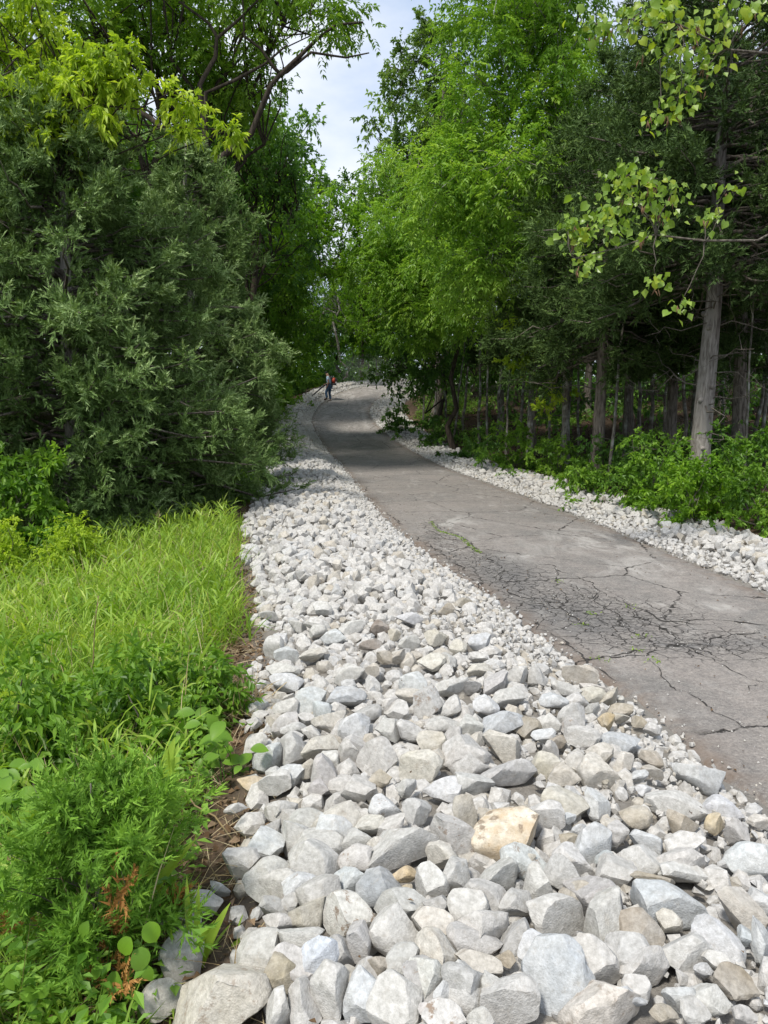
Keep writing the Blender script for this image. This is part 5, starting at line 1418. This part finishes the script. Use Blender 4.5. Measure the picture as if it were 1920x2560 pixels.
blade_tuft('low broad grass blades at the bottom corner', (90,2520), [(10,2440,.8), (60,2500,1.), (150,2420,.9), (190,2440,.8), (130,2560,.8), (5,2490,.9), (230,2400,.7)])
for label, px_b, spots in [('leafy weed with long pointed leaves behind the young cedar', (60,2250), [(q[0], q[1]) for q in R.uniform((0,1960), (150,2180), (34, 2))]), ('leafy weed with paired leaves at the border of view', (10,2150), [(q[0], q[1]) for q in R.uniform((-10,1900), (90,2050), (26, 2))]),
                           ('weed with oval leaves at the edge of the rocks', (560,1960), [(q[0], q[1]) for q in R.uniform((500,1800), (630,1935), (34, 2))]), ('weed with bright leaves beside the dry grass tuft', (480,1900), [(q[0], q[1]) for q in R.uniform((400,1740), (520,1880), (26, 2))])]:
    b_ = on_ground(*px_b); B0 = np.array(b_); rt = empty('leafy_weed', b_, label, 'weed'); tb = Tubes()
    for x, y_ in spots:
        p = at_y(x, y_, b_[1]+R.normal(0, .10)); put(LM['oval'], rt, B0, p, (R.normal(0, 1), R.normal(-.2, .5), R.normal(-.1, .3)), (0, -.5, 1), R.uniform(.05, .10)*(b_[1]/3)**.5)
        if R.random() < .4: tb.add(bend((R.normal(0, .02), R.normal(0, .02), -.02), p-B0, .05, .05, 4), np.linspace(.003, .0015, 4), 4)
    obj('stem', tb.mesh('stem'), M['forb'], rt)
def stalk(label, a, b_, r=.004, y=None, top=False, name='dry_stalk'):
    g = on_ground(*a); B0 = np.array(g); rt = empty(name, g, label, 'dry stalk', 'dry stalks in the grass')
    e = at_y(*b_, g[1] + (y or 0)) - B0
    obj('stem', Tubes().add(bend((0,0,-.02), e, .02, .012, 7), np.linspace(r, r*.45, 7), 5).mesh('stem'), M['straw'], rt)
    if top:
        LV = Leaves(); blades(LV, np.tile(e, (14, 1)) + R.normal(0, .015, (14, 3)), unit(R.normal(0, .5, (14, 3))+np.array([0, 0, .6])), R.uniform(.03, .09, 14), R.uniform(.003, .006, 14), R.uniform(0, .5, 14), R.random(14)); obj('seed_head', LV.mesh('seed_head'), M['straw'], rt)
stalk('long pale dry stalk standing upright in the middle of the grass', (213,1830), (246,1490), .006)
stalk('dry stalk lying across the weeds towards the bare soil', (616,2125), (382,1905), .005, .5)
stalk('short straw propped between the young cedar and a rock', (570,2244), (506,2128), .004, .1)
stalk('broken pale stalk beside the dry grass tuft', (540,1800), (585,1735), .006, .1)
stalk('thin seeded stalk rising above the far edge of the grass', (400,1470), (398,1290), .004, 0, True)
stalk('bent seeded stalk before the dark cedar', (520,1360), (515,1290), .004, .1, True)
stalk('pale seed stalk among the yellow-green shrubs', (100,1580), (105,1460), .004, 0, True)
stalk('seeded stalk next to the low yellowish shrub', (280,1520), (262,1400), .004, 0, True)
stalk('grey straw arching over the weeds', (90,2330), (170,2190), .004)
b_ = on_ground(605,1790); rt = empty('dry_grass_tuft', b_, 'brown dead grass tuft at the edge of the rocks', 'grass tuft'); LV = Leaves(); n = 150
blades(LV, np.c_[R.normal(0, .07, (n, 2)), np.zeros(n)], unit(np.c_[R.normal(0, .35, (n, 2)), np.ones(n)]), R.uniform(.15, .42, n), R.uniform(.003, .007, n), R.uniform(0, .6, n), R.random(n)*.6); obj('blade', LV.mesh('blade'), M['straw'], rt)['kind'] = 'stuff'

# a far-off wood that reads as one mass behind everything
FW = Leaves(); a = R.uniform(-1.0, 1.25, 5200); d = R.uniform(60, 120, 5200); C = np.c_[np.sin(a)*d, np.cos(a)*d, R.uniform(0, 12, 5200)]
C = C[(np.abs(sdist(C[:,:2], LEW)+1.5) > 4)]; C[:,2] += height(C[:,0], C[:,1])*.8
keep = ~((np.abs(C[:,0]/C[:,1]+.04) < .09) & (C[:,2] > 9)); C = C[keep]
clump_leaves(FW, C, 1.9, 14, .95, .6, .4)
tag(obj('far_wood', FW.mesh('far_wood'), M['deep']), kind='stuff')
UB = Leaves(); Pq = np.concatenate([np.c_[R.uniform(-30, 40, 4400), R.uniform(20, 78, 4400)]])
sd = np.minimum(np.abs(sdist(Pq, LEW)), np.abs(sdist(Pq, REW))); ins = (sdist(Pq, LEW) < 0) & (-sdist(Pq, REW) < 0)
sideR = -sdist(Pq, REW) > 0
Pq = Pq[(~ins) & (sd > np.where(sideR, np.where(Pq[:,1] > 27, 3.4, 7), np.where(Pq[:,1] > 50, 3.0, 4.2))) & in_view(Pq, .62)]
C = np.c_[Pq, height(Pq[:,0], Pq[:,1]) + R.uniform(.1, 2.2, len(Pq))]; clump_leaves(UB, C, .7, 30, .22, .12, .4)
tag(obj('thicket', UB.mesh('thicket'), M['deep']), kind='stuff')
# ------------------------------------------------------------------ the worker at the bend
def skin_mesh(name, joints, edges, mat, parent, sub=2):
    """joints {key:(x,y,z,r)}; one continuous surface grown round the joints"""
    keys = list(joints); me = bpy.data.meshes.new(name)
    me.from_pydata([joints[k][:3] for k in keys], [(keys.index(a), keys.index(b_)) for a, b_ in edges], [])
    o = obj(name, me, mat, parent)
    o.modifiers.new('skin', 'SKIN').use_smooth_shade = True
    if not me.skin_vertices: me.skin_vertices.new(name='')
    for k, v in zip(keys, me.skin_vertices[0].data):
        r = joints[k][3]; v.radius = (r, r) if np.isscalar(r) else r
        v.use_root = (k == keys[0])
    o.modifiers.new('sub', 'SUBSURF').render_levels = sub; o.modifiers['sub'].levels = sub
    return o
skin_m = plain('skin', (.30,.17,.11), .6); jean = plain('blue jeans', (.055,.11,.19), .9, scale=60); tee = plain('light blue tee', (.42,.56,.68), .9); capm = plain('black cap', (.012,.012,.014), .7); bootm = plain('brown boots', (.05,.032,.022), .7)
w0 = on_ground(824, 1004); rt = empty('person', w0, 'worker in black cap, light blue T-shirt and jeans holding a blower tube', 'person')
rt.rotation_euler = (0, 0, rad(-12))
J = {'pel': (0,0,.95,.13), 'sp': (-.03,0,1.14,.125), 'ch': (-.055,0,1.34,(.15,.13)), 'nk': (-.09,0,1.49,.055), 'hd': (-.13,0,1.58,.08), 'hd2': (-.135,0,1.68,.085), 'nose': (-.235,0,1.605,.014), 'chin': (-.185,0,1.53,.035),
     'h1': (-.01,-.10,.90,.095), 'k1': (-.19,-.10,.55,.062), 'a1': (-.13,-.10,.20,.042), 'f1': (-.20,-.10,.13,.042), 't1': (-.32,-.10,.125,.034),
     'h2': (.01,.10,.90,.095), 'k2': (-.03,.10,.48,.062), 'a2': (.03,.10,.085,.042), 'f2': (-.04,.10,.035,.042), 't2': (-.17,.10,.03,.034),
     's1': (-.07,-.20,1.42,.06), 'e1': (.02,-.24,1.14,.043), 'w1': (-.06,-.22,.90,.030), 'p1': (-.09,-.22,.83,.036),
     's2': (-.07,.20,1.42,.06), 'e2': (-.06,.25,1.13,.043), 'w2': (-.28,.18,1.02,.030), 'p2': (-.35,.16,1.0,.036)}
ED = [('pel','sp'),('sp','ch'),('ch','nk'),('nk','hd'),('hd','hd2'),('hd','nose'),('hd','chin'),('pel','h1'),('h1','k1'),('k1','a1'),('a1','f1'),('f1','t1'),('pel','h2'),('h2','k2'),('k2','a2'),('a2','f2'),('f2','t2'),
      ('ch','s1'),('s1','e1'),('e1','w1'),('w1','p1'),('ch','s2'),('s2','e2'),('e2','w2'),('w2','p2')]
for s, y0 in (('1', -.22), ('2', .16)):
    x0, z0 = J['p'+s][0], J['p'+s][2]
    for q in range(4):
        dy = (q-1.5)*.02; l_ = (.075, .085, .08, .065)[q]
        J[f'g{s}{q}'] = (x0-.035, y0+dy, z0-.03, .009); J[f'i{s}{q}'] = (x0-.04, y0+dy, z0-.03-l_, .008); ED += [('p'+s, f'g{s}{q}'), (f'g{s}{q}', f'i{s}{q}')]
    J['th'+s] = (x0-.05, y0-.04, z0+.0, .010); J['ti'+s] = (x0-.075, y0-.035, z0-.04, .008); ED += [('p'+s, 'th'+s), ('th'+s, 'ti'+s)]
skin_mesh('body', J, ED, skin_m, rt)
g = lambda k, d: (*J[k][:3], (J[k][3] if np.isscalar(J[k][3]) else J[k][3][0])+d)
mid = lambda a, b_, t, r: (*(np.array(J[a][:3])*(1-t)+np.array(J[b_][:3])*t), r)
T = {'ch': (-.05,0,1.34,(.175,.145)), 'sp': (-.03,0,1.14,.15), 'pel': (0,0,.97,.148), 'nk': (-.085,0,1.455,.075), 's1': g('s1', .018), 's2': g('s2', .018), 'u1': mid('s1','e1',.62,.062), 'u2': mid('s2','e2',.62,.062)}
skin_mesh('shirt', T, [('ch','sp'),('sp','pel'),('ch','nk'),('ch','s1'),('ch','s2'),('s1','u1'),('s2','u2')], tee, rt)
T = {'pel': (0,0,.93,.152), 'h1': g('h1', .02), 'k1': g('k1', .02), 'a1': (*J['a1'][:3], .066), 'h2': g('h2', .02), 'k2': g('k2', .02), 'a2': (.03,.10,.12,.066)}
skin_mesh('jeans', T, [('pel','h1'),('h1','k1'),('k1','a1'),('pel','h2'),('h2','k2'),('k2','a2')], jean, rt)
for s in '12': skin_mesh('boot', {'f': g('f'+s, .014), 'a': (*(np.array(J['a'+s][:3])+np.array([.01,0,.03])), .058), 't': g('t'+s, .016)}, [('f','a'),('f','t')], bootm, rt)
cp_ = skin_mesh('cap', {'c': (-.125,0,1.715,.135), 'b': (-.215,0,1.69,(.10,.04)), 'v': (-.31,0,1.675,(.085,.02))}, [('c','b'),('b','v')], capm, rt)
skin_mesh('beard', {'a': (-.165,0,1.535,.055), 'b': (-.19,0,1.51,.04)}, [('a','b')], capm, rt)
# blower carried on the back
bl_ = empty('backpack_blower', Vector(w0)+Vector((.17, 0, 1.2)), 'orange-red backpack blower on the back of the worker', 'blower'); bl_.rotation_euler = rt.rotation_euler
red = plain('orange housing', (.42,.055,.025), .4); blk = plain('black plastic', (.015,.015,.017), .5); wht = plain('white tank', (.55,.55,.52), .4)
def box_mesh(name, c, s, bev=.03):
    bm = bmesh.new(); bmesh.ops.create_cube(bm, size=1); bmesh.ops.scale(bm, vec=s, verts=bm.verts); bmesh.ops.bevel(bm, geom=bm.edges[:], offset=bev, segments=3, affect='EDGES', profile=.5); bmesh.ops.translate(bm, vec=c, verts=bm.verts)
    me = bpy.data.meshes.new(name); bm.to_mesh(me); bm.free(); me.polygons.foreach_set('use_smooth', [True]*len(me.polygons)); return me
obj('frame', box_mesh('frame', (.0,0,0), (.05,.30,.46), .02), blk, bl_)
obj('fan_housing', Tubes().add([(.02,0,.02), (.06,0,.02), (.16,0,.02), (.19,0,.02)], [.12,.17,.17,.11], 20).mesh('fan_housing'), red, bl_)
obj('engine', box_mesh('engine', (.225,0,.06), (.10,.2,.22), .03), blk, bl_)
obj('muffler', box_mesh('muffler', (.26,-.06,-.10), (.08,.10,.09), .02), wht, bl_)
obj('fuel_tank', box_mesh('fuel_tank', (.12,0,-.20), (.2,.28,.10), .03), blk, bl_)
for s in (-1, 1): obj('strap', Tubes().add([(-.0,s*.11,.2), (-.10,s*.12,.27), (-.26,s*.12,.22), (-.35,s*.13,.06), (-.28,s*.16,-.12), (-.02,s*.14,-.18)], [.018]*6, 6).mesh('strap'), blk, bl_)
obj('blower_tube', Tubes().add([(.12,.14,-.12), (.0,.25,-.2), (-.2,.27,-.2), (-.38,.2,-.17), (-.55,.16,-.26), (-1.0,.05,-.64), (-1.35,-.03,-.95)], [.045,.045,.045,.042,.04,.037,.034], 10).mesh('blower_tube'), blk, bl_)
obj('handle', Tubes().add([(-.50,.17,-.23), (-.50,.17,-.13)], [.016,.014], 8).mesh('handle'), blk, bl_)
# dust raised by the blower beyond the worker
m = bpy.data.materials.new('dust'); m.use_nodes = True; m.node_tree.nodes.clear()
pv = m.node_tree.nodes.new('ShaderNodeVolumePrincipled'); pv.inputs['Density'].default_value = .05; pv.inputs['Color'].default_value = (.75,.72,.68,1)
om = m.node_tree.nodes.new('ShaderNodeOutputMaterial'); m.node_tree.links.new(pv.outputs['Volume'], om.inputs['Volume'])
V, F = ICO[3]; V = V*(1+.18*noise3(V, 2, 5))[:,None]*np.array([3.2, 2.2, 1.5]); c = at_y(918, 940, 57)
tag(obj('dust', mesh_np('dust', V+c, F, smooth=True), m), kind='stuff')
